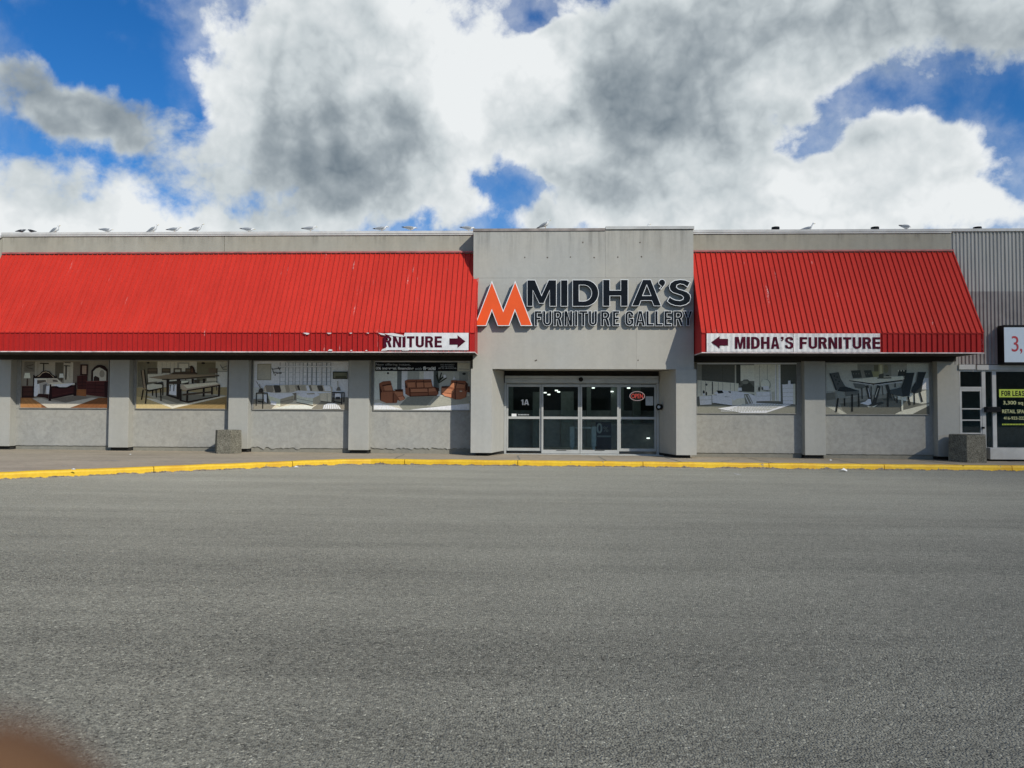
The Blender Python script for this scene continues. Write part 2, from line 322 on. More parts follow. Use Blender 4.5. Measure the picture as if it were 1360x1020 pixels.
# ------------------------------------------------------------------ mesh helpers
class MB:
    def __init__(s): s.v = []; s.f = []; s.c = []; s.cur = None
    def add(s, vs, fs):
        k = len(s.v); s.v += [tuple(v) for v in vs]; s.f += [tuple(i+k for i in f) for f in fs]; s.c += [s.cur]*len(fs); return s
    def box(s, x0, x1, y0, y1, z0, z1):
        return s.add([(x, y, z) for z in (z0, z1) for y in (y0, y1) for x in (x0, x1)], [(0, 2, 3, 1), (4, 5, 7, 6), (0, 1, 5, 4), (2, 6, 7, 3), (0, 4, 6, 2), (1, 3, 7, 5)])
    def prism(s, poly, y0, y1):          # polygon in XZ extruded along Y
        a = sum(poly[i][0]*poly[(i+1) % len(poly)][1]-poly[(i+1) % len(poly)][0]*poly[i][1] for i in range(len(poly)))
        if a < 0: poly = poly[::-1]
        n = len(poly); vs = [(x, y0, z) for x, z in poly]+[(x, y1, z) for x, z in poly]
        return s.add(vs, [tuple(range(n)), tuple(range(2*n-1, n-1, -1))]+[(i, i+n, (i+1) % n+n, (i+1) % n) for i in range(n)])
    def vprism(s, poly, z0, z1):         # plan polygon (XY) extruded up
        a = sum(poly[i][0]*poly[(i+1) % len(poly)][1]-poly[(i+1) % len(poly)][0]*poly[i][1] for i in range(len(poly)))
        if a < 0: poly = poly[::-1]
        n = len(poly); vs = [(x, y, z0) for x, y in poly]+[(x, y, z1) for x, y in poly]
        return s.add(vs, [tuple(range(n-1, -1, -1)), tuple(range(n, 2*n))]+[(i, (i+1) % n, (i+1) % n+n, i+n) for i in range(n)])
    def tube(s, pts, r, seg=8, caps=True):
        pts = [Vector(p) for p in pts]; rings = []
        rr = r if isinstance(r, (list, tuple)) else [r]*len(pts)
        for i, p in enumerate(pts):
            d = (pts[min(i+1, len(pts)-1)]-pts[max(i-1, 0)]).normalized(); a = Vector((0, 0, 1)) if abs(d.z) < .9 else Vector((1, 0, 0))
            u = d.cross(a).normalized(); w = d.cross(u)
            rings.append([p+(u*cos(2*pi*k/seg)+w*sin(2*pi*k/seg))*rr[i] for k in range(seg)])
        vs = [v for r_ in rings for v in r_]; fs = []
        for i in range(len(pts)-1):
            for k in range(seg): fs.append((i*seg+k, i*seg+(k+1) % seg, (i+1)*seg+(k+1) % seg, (i+1)*seg+k))
        if caps: fs += [tuple(range(seg-1, -1, -1)), tuple(range((len(pts)-1)*seg, len(pts)*seg))]
        return s.add(vs, fs)
    def build(s, name, mat, parent=None, smooth=False, bevel=0):
        off = wloc(parent)
        me = bpy.data.meshes.new(name); me.from_pydata([(x-off[0], y-off[1], z-off[2]) for x, y, z in s.v], [], s.f)
        if any(c is not None for c in s.c):
            at_ = me.color_attributes.new('Col', 'FLOAT_COLOR', 'CORNER'); k = 0
            for p, c in zip(me.polygons, s.c):
                for _ in p.loop_indices: at_.data[k].color = (*(c or (.5, .5, .5)), 1); k += 1
        me.update()
        bm = bmesh.new(); bm.from_mesh(me); bmesh.ops.recalc_face_normals(bm, faces=bm.faces) if smooth else None
        if bevel: bmesh.ops.bevel(bm, geom=bm.edges[:], offset=bevel, segments=1, affect='EDGES')
        bm.to_mesh(me); bm.free()
        if smooth:
            for p in me.polygons: p.use_smooth = True
        me.materials.append(mat)
        o = bpy.data.objects.new(name, me); COL.objects.link(o)
        if parent: o.parent = parent
        return o
def wloc(o):
    l = Vector((0, 0, 0))
    while o: l = l+o.location; o = o.parent
    return l
def tag(o, label=None, cat=None, group=None, kind=None):
    if label: o['label'] = label
    if cat: o['category'] = cat
    if group: o['group'] = group
    if kind: o['kind'] = kind
    return o
def thing(name, loc, label, cat, group=None):
    o = bpy.data.objects.new(name, None); COL.objects.link(o); o.location = loc; o.empty_display_size = .2
    return tag(o, label, cat, group)
def curve_mesh(loops=None, text=None, depth=.01, offset=0.0, box=None, y=0.0, name='letter'):
    """flat filled curve (own outline loops or one text line) -> list of verts/faces standing in XZ; box=(x0,x1,z0,z1) fits it"""
    if text is not None:
        cu = bpy.data.curves.new('t', 'FONT'); cu.body = text; cu.size = 1
    else:
        cu = bpy.data.curves.new('t', 'CURVE'); cu.dimensions = '2D'
        for lp in loops:
            sp = cu.splines.new('POLY'); sp.points.add(len(lp)-1)
            for p, (x, z) in zip(sp.points, lp): p.co = (x, z, 0, 1)
            sp.use_cyclic_u = True
    cu.fill_mode = 'BOTH'; cu.extrude = depth/2; cu.offset = offset
    if text is not None: cu.extrude = .1
    ob = bpy.data.objects.new('t', cu); COL.objects.link(ob); bpy.context.view_layer.update()
    me = bpy.data.meshes.new_from_object(ob.evaluated_get(bpy.context.evaluated_depsgraph_get()))
    vs = [tuple(v.co) for v in me.vertices]; fs = [tuple(p.vertices) for p in me.polygons]
    bpy.data.objects.remove(ob); bpy.data.curves.remove(cu); bpy.data.meshes.remove(me)
    if box:
        xs = [v[0] for v in vs]; ys = [v[1] for v in vs]; a, b_, c, d = min(xs), max(xs), min(ys), max(ys)
        sx = (box[1]-box[0])/(b_-a); sz = (box[3]-box[2])/(d-c)
        vs = [(box[0]+(x-a)*sx, box[2]+(yy-c)*sz, z*depth/.2) for x, yy, z in vs]
    mb = MB(); mb.add([(x, y+depth/2-z-depth/2*0, zz) for x, zz, z in [(v[0], v[1], v[2]) for v in vs]], fs)
    return mb
def inset(poly, d):                       # positive d shrinks a counter-clockwise polygon
    a = sum(poly[i][0]*poly[(i+1) % len(poly)][1]-poly[(i+1) % len(poly)][0]*poly[i][1] for i in range(len(poly)))
    if a < 0: poly = poly[::-1]
    out = []; n = len(poly)
    for i in range(n):
        p0, p1, p2 = Vector(poly[i-1]), Vector(poly[i]), Vector(poly[(i+1) % n])
        e1 = (p1-p0).normalized(); e2 = (p2-p1).normalized(); n1 = Vector((-e1.y, e1.x)); n2 = Vector((-e2.y, e2.x))
        b = (n1+n2); L = b.length
        b = b/L if L > 1e-6 else n1; k = d/max(.35, b.dot(n1)); q = p1+b*k; out.append((q.x, q.y))
    return out
def letter(name, loops, y0, y1, trimw, face, parent, holes=()):
    """channel letter: dark return, pale trim cap, coloured face a little proud of the trim"""
    ret = curve_mesh([loops]+list(holes), depth=y1-y0-.012, y=y0+.012); r = ret.build('letter', M['return'], parent)
    cap = curve_mesh([inset(loops, -.004)]+[inset(h, .004) for h in holes], depth=.012, y=y0); cap.build('trim_cap', M['trim'], r)
    fc = curve_mesh([inset(loops, trimw)]+[inset(h, -trimw) for h in holes], depth=.008, y=y0-.006); fc.build('letter_face', face, r)
    return r
def arc(cx, cz, rx, rz, a0, a1, n=7): return [(cx+rx*cos(radians(a0+(a1-a0)*i/n)), cz+rz*sin(radians(a0+(a1-a0)*i/n))) for i in range(n+1)]
def glyph(ch, w, h, tx, tz):
    """outline (and holes) of a plain grotesque capital, w wide, h high, stems tx wide and bars tz thick"""
    m_ = h*.47; r = min(w*.5, h*.28)
    if ch == 'I': return [(0, 0), (w, 0), (w, h), (0, h)], []
    if ch == 'T': c = w/2; return [(c-tx/2, 0), (c+tx/2, 0), (c+tx/2, h-tz), (w, h-tz), (w, h), (0, h), (0, h-tz), (c-tx/2, h-tz)], []
    if ch == 'L': return [(0, 0), (w, 0), (w, tz), (tx, tz), (tx, h), (0, h)], []
    if ch == 'F': return [(0, 0), (tx, 0), (tx, m_-tz*.35), (w*.9, m_-tz*.35), (w*.9, m_+tz*.65), (tx, m_+tz*.65), (tx, h-tz), (w, h-tz), (w, h), (0, h)], []
    if ch == 'E': return [(0, 0), (w, 0), (w, tz), (tx, tz), (tx, m_-tz*.3), (w*.93, m_-tz*.3), (w*.93, m_+tz*.7), (tx, m_+tz*.7), (tx, h-tz), (w*.98, h-tz), (w*.98, h), (0, h)], []
    if ch == 'H': return [(0, 0), (tx, 0), (tx, m_-tz*.3), (w-tx, m_-tz*.3), (w-tx, 0), (w, 0), (w, h), (w-tx, h), (w-tx, m_+tz*.7), (tx, m_+tz*.7), (tx, h), (0, h)], []
    if ch == 'N': return [(0, 0), (tx*.95, 0), (tx*.95, h*.62), (w-tx*1.05, 0), (w, 0), (w, h), (w-tx*.95, h), (w-tx*.95, h*.38), (tx*1.05, h), (0, h)], []
    if ch == 'M': return [(0, 0), (tx*.9, 0), (tx*.9, h*.68), (w/2-tx*.42, 0), (w/2+tx*.42, 0), (w-tx*.9, h*.68), (w-tx*.9, 0), (w, 0), (w, h), (w-tx*1.35, h), (w/2, h*.36), (tx*1.35, h), (0, h)], []
    if ch == 'U': return [(0, r)]+arc(w/2, r, w/2, r, 180, 360)[1:]+[(w, h), (w-tx, h)]+arc(w/2, r, w/2-tx, r-tz, 360, 180)+[(tx, h), (0, h)], []
    if ch == 'D': rr = w*.62; return [(0, 0), (w-rr, 0)]+arc(w-rr, rr*.9, rr, rr*.9, -90, 0)+arc(w-rr, h-rr*.9, rr, rr*.9, 0, 90)+[(0, h)], [[(tx, tz), (w-rr, tz)]+arc(w-rr, rr*.9, rr-tx, rr*.9-tz, -90, 0)+arc(w-rr, h-rr*.9, rr-tx, rr*.9-tz, 0, 90)+[(tx, h-tz)]]
    if ch == 'O': return arc(w/2, r, w/2, r, 180, 360)+arc(w/2, h-r, w/2, r, 0, 180), [arc(w/2, r, w/2-tx, r-tz, 180, 360)+arc(w/2, h-r, w/2-tx, r-tz, 0, 180)]
    if ch == 'A': return [(0, 0), (tx*1.02, 0), (w*.5-(w*.5-tx*1.02)*.78, h*.2), (w*.5+(w*.5-tx*1.02)*.78, h*.2), (w-tx*1.02, 0), (w, 0), (w/2+tx*.6, h), (w/2-tx*.6, h)], [[(w/2-w*.135, h*.2+tz*.95), (w/2+w*.135, h*.2+tz*.95), (w/2, h*.78)]]
    if ch == 'R':
        b = h*.44; rz = (h-b)/2; rx = min(w*.42, rz)
        return [(0, 0), (tx, 0), (tx, b), (w*.46, b), (w-tx*1.02, 0), (w, 0), (w*.82, b*1.02+0)]+arc(w*.97-rx, b+rz, rx, rz, -62, 90)+[(0, h)], [[(tx, b+tz*.9), (w*.97-rx, b+tz*.9)]+arc(w*.97-rx, b+rz+tz*.0, rx-tx, rz-tz*.95, -70, 90)[1:]+[(tx, h-tz)]]
    if ch == 'Y': return [(w/2-tx/2, 0), (w/2+tx/2, 0), (w/2+tx/2, h*.42), (w, h), (w-tx*1.1, h), (w/2, h*.56), (tx*1.1, h), (0, h), (w/2-tx/2, h*.42)], []
    if ch == "'": return [(0, h*.72), (w*.45, h*.62), (w, h*.8), (w, h), (w*.1, h), (w*.1, h*.82), (w*.5, h*.82), (w*.4, h*.74)], []
    if ch == 'G': return [(w, h*.66)]+arc(w/2, h-r, w/2, r, 10, 180)+arc(w/2, r, w/2, r, 180, 300)+[(w*.84, tz*.7), (w*.88, 0), (w, 0), (w, h*.5), (w*.52, h*.5), (w*.52, h*.5-tz), (w-tx, h*.5-tz)]+arc(w/2, r, w/2-tx, r-tz, 350, 180)+arc(w/2, h-r, w/2-tx, r-tz, 180, 15)+[(w-tx, h*.66)], []
    if ch == 'S':
        pts = [(.97, .72), (.93, .88), (.78, .98), (.5, 1.0), (.22, .97), (.06, .86), (.04, .70), (.12, .58), (.32, .49), (.55, .43), (.68, .37), (.70, .27), (.60, .18), (.46, .155), (.32, .19), (.27, .31), (0, .31), (.05, .13), (.2, .03), (.48, 0), (.78, .03), (.95, .13), (1.0, .28), (.95, .44), (.8, .54), (.52, .61), (.36, .66), (.31, .74), (.38, .83), (.5, .85), (.63, .82), (.69, .72)]
        return [(x*w, z*h) for x, z in pts], []
def word(s_, x0, x1, z0, z1, y, mat, par, tw=.27, gap=.16, depth=.006, name='lettering', adv=None):
    """painted word in block capitals fitted between x0 and x1"""
    wd = dict(I=.36, M=1.22, N=1.0, L=.84, F=.86, E=.88, T=.92); wd["'"] = .34; wd[' '] = .35
    ws = [wd.get(c, .98) for c in s_]; u = (x1-x0)/(sum(ws)+gap*(len(s_)-1)); x = x0; h = z1-z0
    for c, w_ in zip(s_, ws):
        w_ *= u
        if c != ' ':
            o_, hs_ = glyph(c, w_, h, min(u*.31, w_), h*.19); f = lambda l: [(x+a, z0+b) for a, b in l]
            curve_mesh([f(o_)]+[f(q_) for q_ in hs_], depth=depth, y=y).build(name, mat, par)
        x += w_+gap*u
def copy_tree(o, parent=None):
    c = o.copy(); COL.objects.link(c); c.parent = parent
    for ch in list(o.children): copy_tree(ch, c)
    return c
# ------------------------------------------------------------------ planes of the facade
YR, YP, YB, YF, YD = 25.0, 24.7, 24.15, 23.1, 25.6
ZR, ZT, ZFD, ZL = 7.31, 6.70, 3.93, 3.35
XBL, XBR = -2.08, 4.83                 # entrance block
XWL, XWR = -17.78, 13.05               # store front ends
# ------------------------------------------------------------------ unseen translucent ball added toward the sun to half shade the right wing
m = bpy.data.materials.new('thin cloud'); m.use_nodes = True; t = NT(m.node_tree); t.n.clear()
tr = t.node('ShaderNodeBsdfTransparent'); tr.inputs[0].default_value = (.645, .625, .59, 1); o_ = t.node('ShaderNodeOutputMaterial'); t.l.new(tr.outputs[0], o_.inputs[0]); M['sun_blocker'] = m
e1 = Vector((0.762, 0.648, 0)); cc_ = Vector((5.0, 24.7, 3))+e1*62+SUND*800
bm = bmesh.new(); bmesh.ops.create_icosphere(bm, subdivisions=4, radius=60)
for v in bm.verts:
    n_ = v.co.normalized(); v.co = v.co*(1+.03*sin(n_.x*9+1)*sin(n_.y*8)+.02*sin(n_.z*17)*sin(n_.x*15))
me = bpy.data.meshes.new('sun_blocker'); bm.to_mesh(me); bm.free(); me.materials.append(m)
for p in me.polygons: p.use_smooth = True
cl = bpy.data.objects.new('sun_blocker', me); cl.location = cc_; COL.objects.link(cl); tag(cl, kind='structure')
# ------------------------------------------------------------------ ground
g = MB(); N = 40
xs = [-300, -120, -60, -30, -15, 0, 15, 30, 60, 120, 300]; ys = [-300, -100, -40, -10, 0, 5, 10, 15, 20, 30, 60, 150, 400]
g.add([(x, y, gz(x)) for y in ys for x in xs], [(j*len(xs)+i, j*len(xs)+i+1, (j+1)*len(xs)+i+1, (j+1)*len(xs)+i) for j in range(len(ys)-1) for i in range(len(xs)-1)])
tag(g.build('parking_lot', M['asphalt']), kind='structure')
K0 = Vector((-11.55, 16.18)); K1 = Vector((-5.30, 21.95)); K2 = Vector((14.0, 22.25))
dl = (K0-K1).normalized()
path = [K1+dl*26, K1+dl*1.2, K1+dl*.45+Vector((.06, 0)), K1+(K2-K1).normalized()*.5, K2, K2+(K2-K1).normalized()*26]
def pathpts(path, step):
    out = []
    for a, b in zip(path, path[1:]):
        n = max(1, int((b-a).length/step))
        for i in range(n): out.append(a+(b-a)*i/n)
    out.append(path[-1]); return out
pp = pathpts(path, .32)
k = MB(); prof = [(0, -.02), (.004, .10), (.018, .135), (.05, .152), (.15, .156), (.165, .10)]
cum = 0; seglen = 3.1; ring = []; prev = None; run = []
def emit(run):
    if len(run) < 2: return
    vs = [v for r_ in run for v in r_]; n = len(prof); fs = [(i*n+j, i*n+j+1, (i+1)*n+j+1, (i+1)*n+j) for i in range(len(run)-1) for j in range(n-1)]
    fs += [tuple(range(n)), tuple(range(len(vs)-1, len(vs)-n-1, -1))]; k.add(vs, fs)
for i, p in enumerate(pp):
    t_ = (pp[min(i+1, len(pp)-1)]-pp[max(i-1, 0)]).normalized(); nrm = Vector((-t_.y, t_.x))
    jz = random.uniform(-.006, .006); jx = random.uniform(-.008, .008)
    def mk(q): return [(q.x+nrm.x*(a+jx), q.y+nrm.y*(a+jx), gz(q.x, h+(jz if h > .05 else 0))) for a, h in prof]
    if prev is not None: cum += (p-prev).length
    if cum > seglen:
        run.append(mk(p-t_*.018)); emit(run); run = [mk(p)]; cum = 0; seglen = random.uniform(2.6, 3.6)
    else: run.append(mk(p))
    prev = p
emit(run)
tag(k.build('kerb', M['kerb']), kind='structure')
w = MB()
inner = []
for i, p in enumerate(pp):
    t_ = (pp[min(i+1, len(pp)-1)]-pp[max(i-1, 0)]).normalized(); inner.append(p+Vector((-t_.y, t_.x))*.14)
vs = [(p.x, p.y, gz(p.x, .146)) for p in inner]+[(max(-44, min(44, p.x*1.0)), 26.6, gz(p.x, .146)) for p in inner]
n = len(inner); w.add(vs, [(i, i+1, n+i+1, n+i) for i in range(n-1)])
tag(w.build('sidewalk', M['walk']), kind='structure')
# joints and cracks sunk as thin dark filler in the paving
j = MB()
def strip(p, q, wd, h=.151):
    p, q = Vector(p), Vector(q); d = (q-p).normalized(); nn = Vector((-d.y, d.x))*wd/2
    j.add([(a.x, a.y, gz(a.x, h)) for a in (p-nn, p+nn, q+nn, q-nn)], [(0, 3, 2, 1)])
def crack(p, q, wd, jit=.08, n=9, h=.151):
    pts = [Vector(p)+(Vector(q)-Vector(p))*i/n+Vector((random.uniform(-jit, jit), random.uniform(-jit, jit)))*(0 < i < n) for i in range(n+1)]
    for a, b in zip(pts, pts[1:]): strip(a, b, wd, h)
for x in (-4.2, -.55, 2.0, 4.1, 6.7, 9.3, 12.0, 14.6): crack((x+random.uniform(-.1, .1), 22.2), (x-.1, 24.6), .05, .03, 4)
strip((-5, 24.62), (18, 24.66), .03)
for a, b in [((-14, 23.6), (-9.5, 24.2)), ((-9, 21.5), (-5.2, 23.0)), ((5.2, 22.4), (6.2, 24.2)), ((-13, 20.5), (-10, 22.3)), ((8, 23.2), (13, 23.5)), ((-20, 21.5), (-12, 22.5))]: crack(a, b, .022, .08)
tag(j.build('paving_joints', M['base']), kind='structure')
# faded white painted line on the wide left corner and tyre-worn mark on the lot
def ground_paint(name, pts_px, wd, h, label, breakup=.3):
    b_ = MB(); pts = [Vector(gnd(x, y, h)) for x, y in pts_px]
    for a, b in zip(pts, pts[1:]):
        n = max(2, int((b-a).length/.12))
        for i in range(n):
            if random.random() < breakup: continue
            p = a+(b-a)*i/n; q = a+(b-a)*(i+1)/n; d = (q-p).normalized(); nn = Vector((-d.y, d.x))*wd/2*random.uniform(.4, 1)
            b_.add([(v.x, v.y, gz(v.x, h+.004)) for v in (p-nn, p+nn, q+nn, q-nn)], [(0, 3, 2, 1)])
    o = b_.build(name, M['faded']); tag(o, kind='structure'); return o
M['faded'] = plain('faded white paint', (.42, .41, .38), .8, var=.3, scale=9)
ground_paint('painted_line', [(112, 614), (148, 611.5), (215, 613.5), (240, 612.5)], .07, .146, '')
ground_paint('painted_line', [(80, 618), (100, 620.5)], .05, .146, '')
ground_paint('painted_line', [(960, 628), (975, 628.6), (983, 631)], .12, .0, '', .05)
# ------------------------------------------------------------------ the store building
store = thing('store_building', (1.4, 24.7, 0), 'long low grey concrete furniture store with two red metal awnings and recessed glass entrance', 'store')
GB = -.3
# upper wall, left and right of the block, in cast sections with fine joints
u = MB(); u.box(XWL+.01, -10.32, YP, 25.3, 3.335, ZR).box(-10.305, XBL-.003, YP, 25.3, 3.335, ZR); u.build('upper_wall', M['wall'], store)
u = MB(); u.box(XBR+.003, XWR, YP, 25.3, 3.335, ZR); u.build('upper_wall', M['wall'], store)
# coping
cp = MB(); cp.box(XWL, XBL-.003, YP-.05, 25.4, ZR+.004, ZR+.085); cp.box(XWL, XBL-.003, YP-.035, YP-.003, ZR-.045, ZR); cp.build('coping', M['flash'], store)
cp = MB(); cp.box(XBR+.003, XWR+.02, YP-.05, 25.4, ZR+.004, ZR+.085); cp.box(XBR+.003, XWR, YP-.035, YP-.003, ZR-.045, ZR); cp.build('coping', M['flash'], store)
# entrance block: cast slabs with open joints over a dark backing
ZBT = 7.25; ZLI = AZ(775, 490.2, YB)
bk = MB()
xj = AX(804, 330, YB); zj = AZ(775, 369, YB); zj2 = AZ(775, 490, YB)
bk.box(XBL, xj-.002, YB, YB+.25, zj+.002, ZBT); bk.box(xj+.002, XBR, YB, YB+.25, zj+.002, ZBT+.03)
bk.box(XBL, AX(845, 380, YB)-.0015, YB, YB+.25, ZLI, zj-.003); bk.box(AX(845, 380, YB)+.0015, XBR, YB, YB+.25, ZLI, zj-.003)
bk.box(XBL, XBR, YB+.25, 25.9, ZLI+.02, ZBT-.01)
bk.build('entrance_block', M['block'], store)
cp = MB(); cp.box(XBL-.02, xj, YB-.03, 25.9, ZBT+.003, ZBT+.085); cp.build('coping', M['flashold'], store)
cp = MB(); cp.box(xj+.003, XBR+.02, YB-.045, 25.9, ZBT+.045, ZBT+.135); cp.build('coping', M['alumw'], store)
# anchor holes left on the block
for px, py in [(774, 322), (850, 322), (697, 342), (727, 342), (757.5, 341.5), (789, 342), (820.5, 341.5), (852, 341), (712.5, 478.5), (847.5, 478.5), (711, 479)]:
    x, z = at(px, py, YB); r_ = .03; ah = MB(); ah.prism([(x+r_*cos(a*pi/4)*random.uniform(.6, 1), z+r_*sin(a*pi/4)*random.uniform(.6, 1.1)) for a in range(8)], YB-.004, YB+.01); ah.build('anchor_hole', M['stain'], store)
# piers with splayed inner faces, floating over a dark plinth
YPF = YB-.035
def pier(x0, x1, xin, side):
    zb = gz(x0, .15)+.095
    q = MB(); top = zj2-.004
    plan = [(x0, YPF), (x1, YPF), (xin, YD-.02), (x0, YD-.02)] if side < 0 else [(x0, YPF), (x1, YPF), (x1, YD-.02), (xin, YD-.02)]
    q.vprism(plan, zb, top); q.build('pier', M['block'], store)
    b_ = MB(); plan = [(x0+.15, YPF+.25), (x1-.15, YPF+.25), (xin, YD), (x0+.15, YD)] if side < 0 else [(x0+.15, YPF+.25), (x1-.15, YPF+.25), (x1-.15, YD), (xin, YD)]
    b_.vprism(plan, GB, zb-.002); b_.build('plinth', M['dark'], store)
XDL, XDR = AX(669.5, 560, YD), AX(875, 560, YD)
pier(AX(625.3, 540, YPF), AX(653, 540, YPF), XDL, -1)
pier(AX(898, 540, YPF), AX(925, 540, YPF), XDR, 1)
# recess panels
bays = [(AX(-150, 540, YR), AX(-14+5, 540, YR)), (AX(20.8, 560, YR), AX(146, 560, YR)), (AX(176, 560, YR), AX(304, 560, YR)), (AX(333, 560, YR), AX(465, 560, YR)), (AX(492, 560, YR), AX(626, 560, YR)), (AX(923.5, 560, YR), AX(1067, 560, YR)), (AX(1095, 560, YR), AX(1242, 560, YR))]
pil_px = [(-14, 13), (144.3, 170.5), (303, 329.3), (462.8, 489.8), (1068.8, 1096.6), (1245.5, 1274.5)]
pils = [(AX(-174, 550, YP), AX(-147, 550, YP))]+[(AX(a, 550, YP), AX(b, 550, YP)) for a, b in pil_px]
zpost = {}
for i, (a, b) in enumerate(zip(pils, pils[1:])): pass
edges = [(pils[0][1], pils[1][0]), (pils[1][1], pils[2][0]), (pils[2][1], pils[3][0]), (pils[3][1], pils[4][0]), (pils[4][1], XBL-.1), (XBR+.1, pils[5][0]), (pils[5][1], pils[6][0])]
for bi, (x0, x1) in enumerate(edges):
    zp = AZ(85, 542.5, YR) if bi < 5 else AZ(990, 549, YR)     # bottom of the poster opening
    zg = gz((x0+x1)/2, .15)
    q = MB(); q.box(x0, x1, YR+.03, YR+.2, GB, 3.3); q.build('footing_wall', M['base'], store)
    q = MB(); jag = .05 if bi in (3, 4) else .006; zb = zg+.135
    if bi == 4: zb += .03
    nseg = 46; pts = [(x0+(x1-x0)*i/nseg, zb+random.uniform(-jag, jag)*(.4+random.random())*(1 if bi != 3 or i < nseg*.5 else .12)) for i in range(nseg+1)]
    q.prism(pts[::-1]+[(x0, zp), (x1, zp)], YR-.005, YR+.029); q.build('wall_panel', M['stucco'], store)
    zq = AZ(250, 478.6, YR) if bi < 5 else AZ(1100, 481.8, YR)
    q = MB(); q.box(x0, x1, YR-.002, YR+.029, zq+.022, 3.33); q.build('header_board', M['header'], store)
    q = MB(); q.box(x0, x1, YR-.003, YR+.028, zp+.004, zq+.018); q.build('window_infill', M['stucco'], store)
for i, (x0, x1) in enumerate(pils):
    zb = gz(x0, .15)+.105; q = MB(); q.box(x0, x1, YP+.004, YR+.03, zb, 3.33); q.build('pilaster', M['pil'], store, bevel=.006)
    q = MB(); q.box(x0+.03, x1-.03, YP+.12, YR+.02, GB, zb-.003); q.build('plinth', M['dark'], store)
# wall beside the entrance piers, return faces behind the block
for a, b in ((XBL-.1, XDL-.3), (XDR+.3, XBR+.1)): q = MB(); q.box(a, b, YR+.03, YR+.3, GB, 3.3); q.build('return_wall', M['stucco'], store)
# shell: roof, side, back, inside room
q = MB(); q.box(XWL, XWR, 25.3, 50, ZR-.35, ZR-.15); q.build('roof', M['flashold'], store)
q = MB(); q.box(XWL, XWL+.2, 25.3, 50, GB, ZR-.36); q.box(XWR-.2, XWR, 25.3, 50, GB, ZR-.36); q.box(XWL+.2, XWR-.2, 49.8, 50, GB, ZR-.36); q.build('outer_wall', M['wall'], store)
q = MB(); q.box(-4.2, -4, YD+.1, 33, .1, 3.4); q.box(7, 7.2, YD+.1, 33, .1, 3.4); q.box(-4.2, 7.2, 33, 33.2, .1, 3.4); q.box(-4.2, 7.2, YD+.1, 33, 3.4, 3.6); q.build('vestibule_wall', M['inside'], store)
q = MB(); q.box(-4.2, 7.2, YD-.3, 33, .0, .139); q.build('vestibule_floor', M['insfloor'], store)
# awnings
def awning(x0, x1, name_mat, endl, endr):
    p0 = Vector((0, YP-.02, ZT-.05)); p1 = Vector((0, YF, ZFD)); d = (p1-p0); nrm = Vector((0, -d.z, d.y)).normalized(); nrm = -nrm if nrm.z < 0 else nrm
    prof_ = []; x = x0; sp = .1615; h = .036
    while x < x1-.001:
        prof_ += [(x, 0), (min(x+sp-.036, x1), 0), (min(x+sp-.028, x1), h), (min(x+sp-.008, x1), h)]; x += sp
    prof_.append((x1, 0)); pr = [prof_[0]]
    for p in prof_[1:]:
        if p[0] > pr[-1][0]: pr.append(p)
    def sheet(pa, pb, nn, thick=.02, waves=1):
        b_ = MB(); n = len(pr); rows = [(pa+(pb-pa)*r/waves) for r in range(waves+1)]
        b_.add([(x, p.y+nn.y*h_, p.z+nn.z*h_) for p in rows for x, h_ in pr], [(r*n+i, r*n+n+i, r*n+n+i+1, r*n+i+1) for r in range(waves) for i in range(n-1)])
        return b_
    rf = sheet(p0, p1, nrm).build('awning', M['red'], store)
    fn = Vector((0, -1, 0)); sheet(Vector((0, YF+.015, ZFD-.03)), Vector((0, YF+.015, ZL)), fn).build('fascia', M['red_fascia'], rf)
    q = MB(); q.box(x0, x1, YP-.075, YP-.003, ZT-.02, ZT+.03); q.build('top_flashing', M['pinkedge'], rf)
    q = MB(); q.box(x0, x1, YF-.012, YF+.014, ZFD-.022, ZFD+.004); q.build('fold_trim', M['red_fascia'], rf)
    q = MB(); q.box(x0-.01, x1+.01, YF-.022, YF+.014, ZL-.03, ZL-.001)
    for i in range(int((x1-x0)/3)):
        pass
    q.build('edge_trim', M['whiteedge'], rf)
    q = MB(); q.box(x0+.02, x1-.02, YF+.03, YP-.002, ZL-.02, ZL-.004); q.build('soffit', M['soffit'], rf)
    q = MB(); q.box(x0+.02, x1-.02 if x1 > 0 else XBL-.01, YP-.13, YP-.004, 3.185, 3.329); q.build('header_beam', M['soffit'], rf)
    for e_, xx in ((endl, x0), (endr, x1)):
        if e_:
            q = MB(); s_ = -.006 if xx == x0 else .006
            vs = [(xx, YP-.01, ZT-.06), (xx, YF+.012, ZFD-.03), (xx, YF+.012, ZL), (xx, YP-.01, ZL)]; q.add(vs+[(x_+s_, y_, z_) for x_, y_, z_ in vs], [(0, 1, 2, 3), (7, 6, 5, 4), (0, 4, 5, 1), (1, 5, 6, 2), (2, 6, 7, 3), (3, 7, 4, 0)])
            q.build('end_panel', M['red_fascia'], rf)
            q = MB(); q.tube([(xx+s_, p0.y, p0.z+.012), (xx+s_, p1.y-.003, p1.z+.01)], .016, 6); q.build('end_trim', M['red'], rf)
            q = MB(); q.box(min(xx, xx+s_*2), max(xx, xx+s_*2), YF-.02, YB if xx > 0 and xx < 6 else YP, ZL-.028, ZL-.002); q.build('edge_trim', M['whiteedge'], rf)
    return rf
AWL = awning(XWL+.05, -1.94, None, True, True)
AWR = awning(XBR+.03, XWR+.05, None, True, True)
